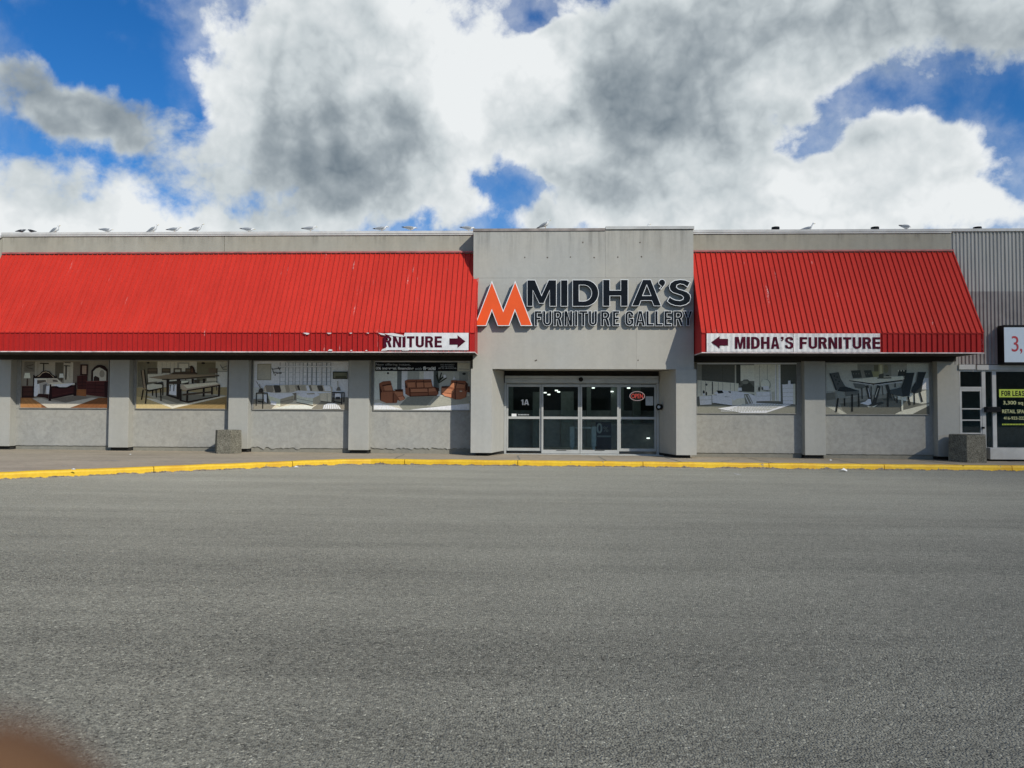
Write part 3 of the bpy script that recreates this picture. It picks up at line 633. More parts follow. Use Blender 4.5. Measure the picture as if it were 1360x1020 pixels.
# entrance doors -----------------------------------------------------
Zt, Zb = AZ(770, 510.5, YD), gz(1.4, .15)+.01
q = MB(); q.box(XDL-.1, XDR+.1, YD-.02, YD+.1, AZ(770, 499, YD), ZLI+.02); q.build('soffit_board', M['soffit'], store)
hd = MB(); zh0, zh1 = AZ(770, 508.6, YD-.1), AZ(770, 499.3, YD-.1); zm = zh0+(zh1-zh0)*.62
hd.box(XDL+.02, XDR-.02, YD-.12, YD+.1, zh0, zm-.004); hd.box(XDL+.02, XDR-.02, YD-.14, YD+.1, zm, zh1); hd.build('door_header', M['alum'], store, bevel=.004)
q = MB()
for a, b in ((669.6, 672.4), (871.8, 874.8)): q.box(AX(a, 560, YD), AX(b, 560, YD), YD-.06, YD+.08, Zb, zh0-.004)
q.box(AX(672.5, 560, YD), AX(871.7, 560, YD), YD-.02, YD+.08, Zt+.02, zh0-.004); q.box(XDL+.02, XDR-.02, YD-.22, YD+.1, Zb-.03, Zb+.012); q.build('door_frame', M['alum'], store)
def door_panel(a, b, yy, zlo, slid):
    x0, x1 = AX(a, 560, YD), AX(b, 560, YD); zt = Zt-.0; z0 = Zb+zlo; zmr = AZ(770, 555, YD); s_ = .06
    q = MB(); q.box(x0, x0+s_, yy, yy+.045, z0, zt).box(x1-s_, x1, yy, yy+.045, z0, zt)
    q.box(x0+s_, x1-s_, yy+.002, yy+.043, zt-.085, zt).box(x0+s_, x1-s_, yy+.002, yy+.043, z0, z0+(.12 if slid else .09)).box(x0+s_, x1-s_, yy+.002, yy+.043, zmr-.04, zmr+.04)
    d_ = q.build('door_panel', M['alum'], store)
    g_ = MB(); g_.box(x0+s_-.01, x1-s_+.01, yy+.018, yy+.026, z0+.08, zt-.07); g_.build('glass', M['glass'], d_)
    return d_
dp = [door_panel(672.6, 719, YD+.02, .10, 0), door_panel(719.2, 770.0, YD-.04, .02, 1), door_panel(770.6, 822, YD-.04, .02, 1), door_panel(822.2, 871.6, YD+.02, .10, 0)]
# lettering and stickers on the doors
yg = YD+.03
x0, z0 = at(691.8, 538, yg); x1, z1 = at(702.5, 530.5, yg)
w_, h_ = x1-x0, z1-z0; q = MB(); q.prism([(x0+a*w_, z0+b*h_) for a, b in [(.16, 0), (.32, 0), (.32, 1), (.2, 1), (.02, .82), (.02, .68), (.16, .78)]], yg-.004, yg); q.build('door_number', M['white'], dp[0])
o1, h1 = glyph('A', w_*.6, h_, w_*.17, h_*.2); f = lambda l: [(x0+w_*.4+a, z0+b) for a, b in l]; curve_mesh([f(o1)]+[f(q_) for q_ in h1], depth=.004, y=yg-.004).build('door_number', M['white'], dp[0])
q = MB(); x0, z0 = at(679.5, 553, yg); x1, z1 = at(686, 549.5, yg); q.box(x0, x1, yg-.002, yg+.002, z0, z1); q.build('sticker', M['white'], dp[0])
q = MB()
for a in range(8): x0, z0 = at(688+a*1.9, 551.6, yg); q.box(x0, x0+.03, yg-.002, yg+.002, z0, z0+.04)
q.build('small_print', M['greyp'], dp[0])
q = MB(); x0, z0 = at(857.5, 538.5, yg); x1, z1 = at(867.5, 526.5, yg); q.box(x0, x1, yg-.003, yg+.002, z0, z1); tag(q.build('notice', M['greyp'], dp[3]))
q = MB(); x, z = at(771.5, 503.8, YD-.2); q.tube([(x, YD-.145, z), (x, YD-.2, z), (x, YD-.25, z-.02)], [.07, .075, .03], 10); q.build('motion_sensor', M['black'], store)
for dpn, (a, b) in ((dp[1], (739, 752)), (dp[2], (790, 803))):
    q = MB(); x0, z0 = at(a, 598.6, YD-.05); x1, z1 = at(b, 597.9, YD-.05); q.box(x0, x1, YD-.043, YD-.038, z0, z1); q.build('door_label', M['black'], dpn)
# OPEN neon sign behind the glass
yn = YD+.12; cx, cz = at(846.3, 526, yn)
op = thing('neon_sign', (cx, yn, cz), 'small oval red neon OPEN sign hanging inside the right entrance window', 'neon sign')
q = MB(); q.tube([(cx+.245*cos(a*pi/14), yn, cz+.15*sin(a*pi/14)) for a in range(29)], .013, 6, False); q.build('oval_tube', M['neonw'], op)
curve_mesh(text='OPEN', depth=.02, box=(cx-.19, cx+.19, cz-.075, cz+.075), y=yn, offset=.0).build('lettering', M['neon'], op)
# round black device on the inner face of the right pier
xd, zd = at(873.8, 540.5, 25.3)
dv = thing('access_buzzer', (xd, 25.3, zd), 'round black buzzer fixed to the right entrance pier beside the doors', 'buzzer')
q = MB(); q.tube([(xd+.10, 25.28, zd), (xd+.0, 25.22, zd), (xd-.03, 25.2, zd)], [.09, .11, .08], 14); q.build('housing', M['black'], dv)
q = MB(); q.tube([(xd-.0, 25.08, zd-.0), (xd, 25.13, zd)], [.045, .05], 10); q.build('button', M['greyp'], dv)
# things inside the entrance
def inside_px(a, b, c, d, y): x0, z0 = at(a, d, y); x1, z1 = at(b, c, y); return x0, x1, z0, z1
yi = 26.35; zf = .14
x0, x1, _, z1 = inside_px(756.5, 792, 566.5, 597, yi)
eg = thing('security_gate', ((x0+x1)/2, yi, zf), 'white anti-theft gate with two posts standing inside behind the sliding doors', 'security gate')
for xx in (x0, x1-.17):
    q = MB(); q.box(xx, xx+.17, yi, yi+.12, zf+.22, z1); q.build('post', M['white'], eg, bevel=.02)
    q = MB(); q.box(xx-.03, xx+.2, yi-.1, yi+.25, zf, zf+.06); q.box(xx+.04, xx+.13, yi+.02, yi+.1, zf+.06, zf+.22); q.build('base', M['white'], eg)
q = MB(); q.box(x0+.1, x1-.1, yi+.03, yi+.08, z1-.07, z1-.02); q.build('crossbar', M['white'], eg)
yi = 27.0; x0, x1, z0, z1 = inside_px(791.5, 812, 560, 600, yi)
ds = thing('display_stand', ((x0+x1)/2, yi, zf), 'dark navy display stand reading 0% behind the right sliding door', 'display stand')
q = MB(); q.box(x0, x1, yi, yi+.25, zf, z1-.02); q.build('panel', M['navy'], ds)
a = inside_px(792.3, 799.8, 562, 575.5, yi); curve_mesh(text='0', depth=.02, box=a, y=yi-.02, offset=.02).build('lettering', M['white'], ds)
a = inside_px(801, 808, 566.5, 573.5, yi); curve_mesh(text='%', depth=.02, box=a, y=yi-.02).build('lettering', M['greyp'], ds)
a = inside_px(793, 811, 578.5, 580.5, yi); q = MB(); q.box(a[0], a[1], yi-.02, yi-.002, a[2], a[3]); q.build('shelf_edge', M['greyp'], ds)
q = MB(); sh = thing('store_counter', (3.6, 29.5, zf), 'pale low counter seen dimly behind the right fixed door pane', 'counter')
q.box(2.6, 5.6, 29.3, 29.9, zf, 1.0); q.build('body', M['greyp'], sh); q = MB(); q.box(2.5, 5.7, 29.2, 30, 1.003, 1.06); q.build('top', M['greyp'], sh)
pt_ = thing('store_partition', (1.2, 30.6, zf), 'grey green slatted partition standing deep inside behind the glass doors', 'partition')
for i in range(7):
    x = -2.2+i*1.02+random.uniform(-.2, .2); w_ = random.choice((.16, .3, .5)); q = MB(); q.box(x, x+w_, 30.4+random.uniform(0, .3), 30.9, zf, random.uniform(2.3, 3.2)); q.build('slat_panel', M['greyg'], pt_)
q = MB(); q.box(-2.3, 5.2, 30.95, 31.0, zf, 1.6); q.build('back_panel', M['greyp'], pt_)
for i, (px, py, y_) in enumerate([(739, 518.6, 29), (742, 520.5, 30), (724, 521.5, 29.5), (788, 515.2, 30), (835, 515.3, 27.6), (818, 523.5, 31), (813, 520, 30.5), (861, 582, 29.0), (729, 524, 31)]):
    x, z = at(px, py, y_); z = min(z, 3.3); q = MB(); q.box(x-.055, x+.055, y_, y_+.05, z-.022, z+.022)
    tag(q.build('downlight', M['lampin']), 'tiny lit lamp seen glowing through the dark entrance glass', 'lamp', 'small lamps glowing inside the entrance')
li = bpy.data.lights.new('ceiling_light', 'AREA'); li.energy = 9; li.size = 4.0; li.color = (1, .97, .9); lo_ = bpy.data.objects.new('ceiling_light', li); COL.objects.link(lo_); lo_.location = (1.4, 28.6, 3.3)
# ------------------------------------------------------------------ main channel letter sign
YS = YB-.16
def P(zx, zy, ox, oy, sc, Y=YS-.0): return at(ox+zx/sc, oy+zy/sc, Y)
sg = thing('wall_sign', (1.4, YB, 5.0), 'large channel-letter sign with orange zigzag emblem and black MIDHA\'S letters above the entrance', 'store sign')
L1 = lambda pts: [P(x, y, 625, 360, 9.067) for x, y in pts]
L2 = lambda pts: [P(x, y, 775, 360, 8.774) for x, y in pts]
lg = L1([(50, 662), (258, 122), (395, 478), (538, 122), (745, 662), (606, 662), (535, 478), (467, 662), (328, 662), (258, 478), (190, 662)])
y0, y1 = YS-.06, YB-.002
r = curve_mesh([lg], depth=y1-y0-.012, y=y0+.012).build('emblem', M['return'], sg)
curve_mesh([inset(lg, -.004)], depth=.012, y=y0).build('trim_cap', M['trim'], r)
curve_mesh([inset(lg, .022)], depth=.008, y=y0-.006).build('emblem_face', M['face_orange'], r)
TW = .014
y0, y1 = YS, YB-.002
letter('M', L1([(680, 106), (778, 106), (855, 292), (938, 106), (1035, 106), (1035, 425), (952, 425), (952, 235), (884, 390), (826, 390), (752, 235), (752, 425), (680, 425)]), y0, y1, TW, M['face_black'], sg)
letter('I', L1([(1085, 106), (1172, 106), (1172, 425), (1085, 425)]), y0, y1, TW, M['face_black'], sg)
def dshape(xl, xr, yt, yb, n=14):
    ry = (yb-yt)/2; rx = min(ry*1.0, (xr-xl)*.72); pts = [(xl, yb), (xl, yt), (xr-rx, yt)]
    for i in range(1, n): a = pi/2-pi*i/n; pts.append((xr-rx+rx*cos(a), (yt+yb)/2-ry*sin(a)))
    pts.append((xr-rx, yb)); return pts
pxD = lambda pts: [at(x, y, YS) for x, y in pts]
letter('D', pxD(dshape(760.3, 795.2, 371.6, 406.9)), y0, y1, TW, M['face_black'], sg, holes=[pxD(dshape(769.3, 785.8, 378.6, 399.8))])
letter('H', L2([(225, 98), (308, 98), (308, 222), (433, 222), (433, 98), (520, 98), (520, 410), (433, 410), (433, 290), (308, 290), (308, 410), (225, 410)]), y0, y1, TW, M['face_black'], sg)
letter('A', L2([(560, 407), (690, 98), (785, 98), (907, 407), (820, 407), (795, 345), (672, 345), (647, 407)]), y0, y1, TW, M['face_black'], sg, holes=[L2([(738, 165), (690, 285), (786, 285)])])
ap = [(915+42*cos(a), 135-42*sin(a)) for a in [i*pi/8 for i in range(-1, 10)]]+[(905, 175), (880, 205), (905, 214), (945, 165)]
letter('apostrophe', L2(ap), y0, y1, .016, M['face_black'], sg)
def stroke(ctrl, hw, n=6):
    P_ = [Vector(p) for p in ctrl]; P_ = [P_[0]*2-P_[1]]+P_+[P_[-1]*2-P_[-2]]; c = []
    for i in range(1, len(P_)-2):
        for k_ in range(n):
            t = k_/n; a, b, cc, d = P_[i-1:i+3]; c.append(.5*((2*b)+(cc-a)*t+(2*a-5*b+4*cc-d)*t*t+(-a+3*b-3*cc+d)*t**3))
    c.append(P_[-2]); l_, r_ = [], []
    for i, p in enumerate(c):
        d = (c[min(i+1, len(c)-1)]-c[max(i-1, 0)]).normalized(); nn = Vector((-d.y, d.x))*hw; l_.append(p+nn); r_.append(p-nn)
    return [tuple(v) for v in l_+r_[::-1]]
letter('S', L2([(1247, 130), (1190, 103), (1125, 96), (1060, 106), (1015, 135), (996, 178), (1008, 222), (1042, 252), (1098, 270), (1142, 284), (1164, 306), (1156, 330), (1122, 342), (1075, 336), (1035, 320), (1003, 297), (973, 352), (1015, 385), (1070, 403), (1130, 409), (1195, 393), (1238, 362), (1253, 318), (1243, 272), (1207, 240), (1152, 220), (1104, 206), (1084, 186), (1092, 162), (1127, 150), (1170, 160), (1212, 190)]), y0, y1, .018, M['face_black'], sg)
yl0 = YB-.13
for ch, a, b in [('F', 709.9, 719.3), ('U', 720.9, 732.8), ('R', 735.3, 746.8), ('N', 749.4, 760.4), ('I', 763.4, 767.2), ('T', 768.9, 780.5), ('U', 781.8, 793.2), ('R', 798.1, 810.3), ('E', 813.8, 822.9), ('G', 830.3, 841.7), ('A', 844, 856.9), ('L', 858.2, 868.3), ('L', 870, 880.5), ('E', 882.2, 892.2), ('R', 894.7, 907.5), ('Y', 907.8, 919.8)]:
    x0, z0 = at(a, 432.9, yl0); x1, z1 = at(b, 412.8, yl0)
    tx_ = .088; o1, h1 = glyph(ch, x1-x0, z1-z0, min(tx_, x1-x0), .078); f = lambda l: [(x0+a_, z0+b_) for a_, b_ in l]
    letter(ch, f(o1), yl0, YB-.002, .011, M['face_black'], sg, holes=[f(q_) for q_ in h1])
# ------------------------------------------------------------------ banners on the fascias
yb_ = YF-.035
def fpx(px, py, y=None): return at(px, py, y or yb_)
bn = thing('fascia_banner', (*[fpx(570, 465)[0], yb_], ZL), 'torn white banner reading RNITURE with maroon arrow pointing right on left awning edge', 'banner')
zt_, zb_ = fpx(570, 442)[1], fpx(570, 465)[1]; x1 = fpx(622.3, 450)[0]
edge = [(513, 465), (511.5, 463), (514, 460), (512.8, 455), (515.5, 451), (514, 447), (524, 445.5), (536, 447), (537.5, 442)]
pl = [fpx(x, y) for x, y in edge]+[(x1, zt_), (x1, zb_)]
curve_mesh([pl], depth=.012, y=yb_+.002).build('sheet', M['bannerclean'], bn)
word('RNITURE', fpx(514, 0)[0], fpx(590.3, 0)[0], fpx(550, 461.3)[1], fpx(550, 446.6)[1], yb_-.006, M['maroon'], bn)
def arrow(pts, y, par): curve_mesh([[at(x, yy, y) for x, yy in pts]], depth=.006, y=y-.006).build('arrow', M['maroon'], par)
arrow([(597, 449.4), (607.8, 449.4), (607.8, 445.3), (618.2, 453.4), (607.8, 462), (607.8, 457.8), (597, 457.8)], yb_, bn)
for pts in [[(400, 442.2), (407, 441.8), (413, 442.8), (412, 445), (408, 445.8), (404, 444)], [(432, 442), (441, 442), (441, 443.8), (436, 444.6)], [(463, 442), (468.5, 442), (468, 443.6), (465, 443.8)], [(485, 442), (491, 442), (490, 443.8)], [(502, 442), (510, 443), (512, 445.5), (506, 444.5)],
            [(408, 466), (415, 466), (413, 464)], [(434, 466), (443, 466), (442, 463.5), (437, 463)], [(464, 466), (469, 466), (467, 464)], [(484, 466), (489, 466), (487, 464)], [(506, 466), (514, 465.5), (512, 462.5), (508, 463.6)], [(510, 443), (522, 442.4), (535, 445), (537, 447.5), (528, 447), (516, 445.2)], [(534, 465.8), (543, 465.5), (541, 461), (537, 462.3)]]:
    mx_, my_ = sum(p[0] for p in pts)/len(pts), sum(p[1] for p in pts)/len(pts); k_ = .68 if mx_ < 505 else 1; my_ = 442 if my_ < 450 else 466; c_ = [fpx(mx_+(x-mx_)*k_, my_+(y-my_)*k_) for x, y in pts]; q = MB(); q.prism(c_, yb_-.012-random.uniform(0, .012), yb_+.0); q.build('torn_scrap', M['banner'], bn)
bn = thing('fascia_banner', (fpx(1054, 0)[0], yb_, ZL), 'weathered white banner reading MIDHA\'S FURNITURE with maroon arrow pointing left on right awning edge', 'banner')
for a, b in ((938.7, 1053.2), (1054, 1169)):
    q = MB(); x0, x1 = fpx(a, 455)[0], fpx(b, 455)[0]; z1 = fpx(1054, 442.8)[1]; z0 = fpx(1054, 467.4)[1]; n = 60
    vs = []; 
    for i in range(n+1):
        x = x0+(x1-x0)*i/n; d = .006*sin(x*39)
        for z in (z0, z1): vs.append((x, yb_+.004+d, z))
    for i in range(n+1): vs += [(x0+(x1-x0)*i/n, yb_+.02, z) for z in (z0, z1)]
    k2 = 2*(n+1); fs = [(2*i, 2*i+2, 2*i+3, 2*i+1) for i in range(n)]+[(k2+2*i+1, k2+2*i+3, k2+2*i+2, k2+2*i) for i in range(n)]+[(2*i+1, 2*i+3, k2+2*i+3, k2+2*i+1) for i in range(n)]+[(0, 1, k2+1, k2), (2*n, k2+2*n, k2+2*n+1, 2*n+1)]
    q.add(vs, fs); q.build('sheet', M['banner'], bn)
word("MIDHA'S", fpx(973.6, 0)[0], fpx(1050, 0)[0], fpx(1000, 463.2)[1], fpx(1000, 447.4)[1], yb_-.010, M['maroon'], bn)
word('FURNITURE', fpx(1058.2, 0)[0], fpx(1163.7, 0)[0], fpx(1100, 463.2)[1], fpx(1100, 447.8)[1], yb_-.010, M['maroon'], bn)
arrow([(944.6, 454.6), (955.8, 446.4), (955.8, 450), (967, 450), (967, 459), (955.8, 459), (955.8, 462.8)], yb_-.004, bn)
# ------------------------------------------------------------------ picture posters in the bays
class Print:
    def __init__(s, Wd, Hd, bx, gain): s.m = MB(); s.W, s.H, s.bx, s.k, s.y, s.g = Wd, Hd, bx, 0, YR-.03, gain
    def pt(s, x, y): a, b, c, d = s.bx; return (a+(b-a)*x/s.W, d-(d-c)*y/s.H)
    def colr(s, c):
        v = lin(c); L = sum(v)/3; s_ = (max(L, .004)/.25)**.10; v = [x*s_*1.12 for x in v]; L *= s_*1.12; return tuple(min(.85, (x*.72+L*.28)*s.g*k_) for x, k_ in zip(v, (1.05, 1.0, .85)))
    def p(s, c, *pts, flat=None):
        pts = [(pts[i], pts[i+1]) for i in range(0, len(pts), 2)]
        s.k += 1; y = s.y-s.k*.0004; q = [s.pt(min(max(x, 0), s.W), min(max(yy, 0), s.H)) for x, yy in pts]
        a = sum(q[i][0]*q[(i+1) % len(q)][1]-q[(i+1) % len(q)][0]*q[i][1] for i in range(len(q)))
        if abs(a) < 1e-9: return
        if a < 0: q = q[::-1]
        s.m.cur = s.colr(c); s.m.add([(x, y, z) for x, z in q], [tuple(range(len(q)))])
    def r(s, c, x0, y0, x1, y1): s.p(c, x0, y0, x1, y0, x1, y1, x0, y1)
    def e(s, c, cx, cy, rx, ry, n=16): s.p(c, *[v for i in range(n) for v in (cx+rx*cos(2*pi*i/n), cy+ry*sin(2*pi*i/n))])
    def l(s, c, x0, y0, x1, y1, w):
        d = math.hypot(x1-x0, y1-y0) or 1; nx, ny = -(y1-y0)/d*w/2, (x1-x0)/d*w/2; s.p(c, x0+nx, y0+ny, x1+nx, y1+ny, x1-nx, y1-ny, x0-nx, y0-ny)
def poster(px, label, Wd, Hd, crop, draw, gain=2.05):
    """px: poster box in photo pixels; crop: (x0,y0,x1,y1) of the poster inside the drawing grid"""
    x0, z0 = at(px[0], px[3], YR-.03); x1, z1 = at(px[2], px[1], YR-.03)
    t = thing('window_poster', ((x0+x1)/2, YR-.03, z0), label, 'poster', 'furniture posters filling the wall bays')
    q = MB(); q.box(x0, x1, YR-.0275, YR-.006, z0, z1); q.build('backing', M['alumw'], t)
    f = .022; q = MB(); q.box(x0, x1, YR-.06, YR-.028, z0-f, z0-.001).box(x0, x1, YR-.06, YR-.028, z1+.001, z1+f*1.1).box(x0-f, x0-.001, YR-.06, YR-.028, z0-f, z1+f).box(x1+.001, x1+f, YR-.06, YR-.028, z0-f, z1+f); fr = q.build('frame', M['framem'], t)
    cx0, cy0, cx1, cy1 = crop
    pr = Print(Wd, Hd, (x0-(x1-x0)*cx0/(cx1-cx0), x1+(x1-x0)*(Wd-cx1)/(cx1-cx0), z0-(z1-z0)*(Hd-cy1)/(cy1-cy0), z1+(z1-z0)*cy0/(cy1-cy0)), gain)
    # clip everything to the poster itself
    pr.clip = crop; oldp = pr.p
    def p(c, *pts):
        pts = [(pts[i], pts[i+1]) for i in range(0, len(pts), 2)]; flat = []
        for x, y in pts: flat += [min(max(x, cx0), cx1), min(max(y, cy0), cy1)]
        oldp(c, *flat)
    pr.p = p
    draw(pr); pr.m.build('print', M['print'], t)
    return t, pr
M['framem'] = plain('dull grey frame', (.30, .295, .27), .6)
def chair(p, c, seat, x, y, w_, h_, lean=0):
    p.p(c, x+lean, y, x+w_*.5+lean, y, x+w_*.55, y+h_*.5, x, y+h_*.5); p.p(seat, x, y+h_*.5, x+w_, y+h_*.48, x+w_, y+h_*.58, x, y+h_*.62)
    for lx in (0, .3, .68, .97): p.l(c, x+w_*lx, y+h_*.58, x+w_*lx+(lean*.2), y+h_, w_*.07)
def drawA(p):
    p.r('#6b655e', 0, 0, 1360, 793); p.r('#75706a', 230, 40, 640, 400); p.r('#7a7670', 270, 55, 515, 300); p.r('#4d4840', 525, 60, 645, 330); p.r('#8a8681', 660, 60, 800, 400); p.r('#5c534d', 800, 50, 910, 400); p.r('#6e6862', 1040, 40, 1345, 400)
    p.r('#59544e', 50, 50, 210, 200); p.l('#38332e', 75, 120, 190, 95, 10); p.l('#38332e', 90, 140, 185, 160, 9); p.r('#7d7974', 215, 50, 240, 300)
    p.r('#6b3d12', 0, 590, 1345, 745); p.r('#7a4410', 860, 465, 1010, 570); p.r('#8a5a22', 0, 598, 330, 745)
    for i in range(9): p.l('#593510', 700+i*75, 745, 900+i*70, 590, 5)
    for i in range(5): p.l('#6e4518', 30+i*70, 600, 160+i*70, 745, 4)
    p.p('#6f6a66', 180, 600, 700, 540, 1200, 590, 770, 745, 420, 745); p.p('#8c8884', 200, 605, 420, 742, 765, 742, 1190, 590, 1090, 590, 700, 665, 480, 650, 330, 598)
    p.p('#5a5450', 480, 610, 850, 555, 1090, 590, 700, 665)
    # lamp and night table
    p.p('#a8a49e', 65, 220, 140, 220, 152, 300, 50, 300); p.l('#3d2f28', 105, 300, 105, 410, 22); p.r('#2a1410', 25, 415, 210, 592); p.r('#3c1e18', 45, 440, 190, 500); p.r('#3c1e18', 45, 510, 190, 560); p.l('#5b3a30', 25, 420, 212, 420, 8)
    # headboard
    p.p('#1c0c0a', 195, 250, 230, 270, 290, 240, 330, 195, 385, 182, 440, 195, 490, 245, 540, 275, 555, 250, 560, 310, 540, 340, 200, 340); p.p('#8b7a68', 255, 275, 300, 245, 340, 208, 388, 196, 432, 208, 475, 250, 520, 285, 505, 288, 450, 230, 388, 210, 335, 225, 290, 275)
    p.p('#210d0b', 290, 290, 335, 232, 388, 216, 440, 232, 490, 290); p.r('#1c0c0a', 195, 250, 215, 580)
    p.l('#2a2320', 350, 75, 350, 190, 16); p.l('#2a2320', 290, 75, 430, 80, 14); p.l('#2a2320', 695, 115, 695, 320, 18); p.l('#2a2320', 660, 110, 760, 115, 13); p.l('#2a2320', 670, 65, 765, 68, 9); p.r('#8f8b85', 715, 200, 745, 320)
    p.p('#b0aca5', 600, 228, 655, 228, 665, 290, 592, 290); p.l('#4a3a30', 628, 290, 628, 350, 14)
    # bedding
    p.p('#a39c95', 215, 300, 560, 300, 640, 370, 840, 372, 840, 400, 470, 440, 450, 540, 215, 570); p.p('#c0bbb4', 215, 305, 260, 305, 290, 400, 270, 570, 215, 572); p.p('#4f4743', 258, 330, 385, 325, 400, 350, 260, 388); p.p('#8f8680', 400, 310, 560, 310, 590, 360, 410, 375); p.p('#4f4743', 495, 320, 560, 330, 580, 355, 500, 350)
    p.p('#7f7d80', 285, 385, 400, 355, 450, 390, 440, 535, 380, 540, 300, 550); p.p('#4e4e54', 350, 400, 410, 380, 380, 530, 350, 545); p.p('#b4b2b2', 400, 420, 452, 410, 452, 530, 405, 535); p.l('#b7b2ad', 290, 390, 300, 545, 12); p.p('#cfcac2', 480, 395, 840, 372, 790, 395, 720, 430, 600, 432)
    # footboard
    p.p('#230a0b', 455, 385, 478, 395, 478, 420, 560, 415, 610, 438, 700, 440, 780, 402, 838, 398, 835, 368, 860, 365, 862, 560, 822, 562, 820, 545, 480, 612, 478, 640, 440, 640); p.p('#3b1214', 490, 440, 600, 455, 700, 455, 820, 420, 820, 520, 490, 590); p.p('#2f1512', 250, 575, 290, 530, 440, 540, 440, 610, 380, 590); p.l('#4a1d1c', 495, 560, 815, 505, 6)
    # chest, dresser, mirror, picture
    p.r('#2b1110', 915, 90, 1030, 255); p.r('#7f6b62', 945, 110, 1010, 235); p.p('#3d1614', 870, 262, 1025, 255, 1030, 465, 875, 460); 
    for yy in (310, 360, 410): p.l('#1d0a0a', 880, yy, 1020, yy, 5)
    p.l('#1d0a0a', 950, 262, 950, 460, 5)
    p.p('#241210', 1085, 185, 1130, 130, 1180, 100, 1230, 97, 1290, 115, 1335, 165, 1338, 345, 1085, 345); p.p('#8d8b88', 1115, 195, 1160, 150, 1210, 135, 1260, 160, 1315, 195, 1315, 340, 1115, 340); p.e('#6d6a66', 1250, 230, 40, 55); p.p('#2b1c1a', 1120, 345, 1125, 280, 1150, 260, 1210, 290, 1215, 345)
    p.p('#421718', 1015, 345, 1345, 335, 1345, 585, 1300, 580, 1015, 545); p.p('#2a0e10', 1290, 345, 1345, 335, 1345, 590, 1295, 580); 
    for yy in (395, 450, 505): p.l('#1f0a0c', 1030, yy, 1285, yy+10, 6)
    p.l('#1f0a0c', 1150, 345, 1150, 560, 5); p.l('#6d3a36', 1015, 345, 1345, 338, 8)
def drawB(p):
    p.r('#6f6b5c', 0, 0, 1360, 768); p.r('#585446', 20, 55, 300, 420); p.r('#87857f', 310, 45, 890, 420); p.r('#55513f', 890, 60, 1165, 330); p.r('#7f807c', 1170, 45, 1350, 430); p.r('#8e9092', 1200, 200, 1350, 420); p.r('#6a6a66', 600, 60, 780, 200); p.r('#8d8d88', 630, 80, 760, 190)
    for x in (380, 440, 500, 560): p.l('#75746e', x, 60, x, 230, 6)
    p.e('#1a1815', 170, 66, 22, 12); p.e('#1a1815', 985, 70, 28, 14)
    p.p('#7a6c4a', 0, 430, 1350, 420, 1350, 740, 0, 740); p.p('#8d7c50', 0, 560, 300, 600, 540, 740, 0, 740); p.p('#6f5a30', 560, 735, 1350, 560, 1350, 740); 
    for i in range(5): p.l('#5e4c28', 700+i*120, 740, 1000+i*100, 640, 6)
    p.p('#77746a', 120, 520, 700, 480, 1350, 540, 540, 730); p.p('#96938a', 130, 580, 300, 600, 540, 700, 1240, 550, 1345, 550, 540, 735, 500, 715); p.p('#5c5950', 300, 560, 700, 520, 1200, 540, 620, 660)
    # back chairs
    for x, ww in ((165, 150), (375, 130), (550, 120), (725, 90)):
        p.r('#3e362c', x, 145, x+ww, 215); p.r('#4f4537', x+12, 160, x+ww-12, 190); p.l('#2e2821', x+6, 150, x+6, 400, 9); p.l('#2e2821', x+ww-6, 215, x+ww-6, 300, 9)
    p.r('#80807a', 575, 165, 650, 200)
    p.p('#8e8c84', 170, 235, 420, 232, 440, 330, 180, 350); p.p('#544739', 1065, 140, 1200, 145, 1198, 215, 1068, 212); p.l('#2b241d', 1190, 145, 1190, 470, 10); p.p('#8a8478', 1040, 290, 1185, 285, 1190, 330, 1040, 335)
    # centrepiece
    p.p('#3a3024', 510, 225, 560, 200, 860, 195, 905, 215, 900, 245, 520, 250); p.p('#2c1e16', 800, 215, 800, 150, 780, 120, 820, 105, 850, 130, 870, 180, 865, 215); p.p('#4a3020', 812, 205, 812, 160, 830, 140, 845, 205)
    # table
    p.p('#6a5c4a', 180, 280, 500, 235, 1225, 238, 1225, 256, 760, 300, 520, 318, 380, 310); p.p('#38302a', 380, 300, 520, 302, 760, 285, 1225, 244, 1228, 262, 760, 305, 520, 325, 385, 318)
    for a, b, c in ((450, 490, 545), (605, 655, 600), (820, 855, 370), (985, 1020, 560)): p.p('#241d18', a, 300, b, 300, b-4, c, a+2, c)
    p.p('#241d18', 450, 520, 640, 575, 640, 605, 450, 545); p.p('#a8a8a2', 495, 400, 600, 385, 600, 545, 495, 525)
    for x in (510, 565): p.l('#2a241f', x, 390, x-4, 480, 12)
    p.p('#332b24', 490, 340, 600, 330, 780, 320, 780, 380, 490, 375); p.p('#a09c92', 500, 318, 600, 312, 600, 330, 500, 335); p.p('#3a322a', 860, 315, 940, 310, 940, 360, 860, 360); p.p('#9c998e', 670, 330, 780, 325, 770, 350, 670, 370)
    # front left chair
    p.l('#1d1815', 75, 175, 120, 440, 16); p.l('#1d1815', 115, 165, 165, 460, 16); p.p('#6d5e4c', 80, 175, 112, 170, 150, 440, 120, 445); p.p('#8d8d84', 165, 390, 290, 365, 400, 395, 385, 430, 200, 465, 165, 450); p.p('#1d1815', 130, 455, 200, 470, 385, 432, 385, 448, 200, 490, 140, 470); p.p('#2a241f', 250, 370, 350, 350, 405, 350, 400, 385, 300, 380)
    for a, b, c, d in ((110, 460, 88, 610), (165, 480, 148, 665), (365, 445, 378, 625), (300, 465, 308, 575), (250, 470, 250, 550), (400, 380, 402, 545)): p.l('#1b1613', a, b, c, d, 17)
    # bench
    p.p('#86796a', 665, 400, 700, 385, 1180, 345, 1235, 375, 1235, 395, 780, 475, 670, 455); p.p('#a09486', 700, 392, 1180, 348, 1225, 372, 760, 440); p.p('#2a201b', 760, 462, 1240, 385, 1240, 402, 765, 482)
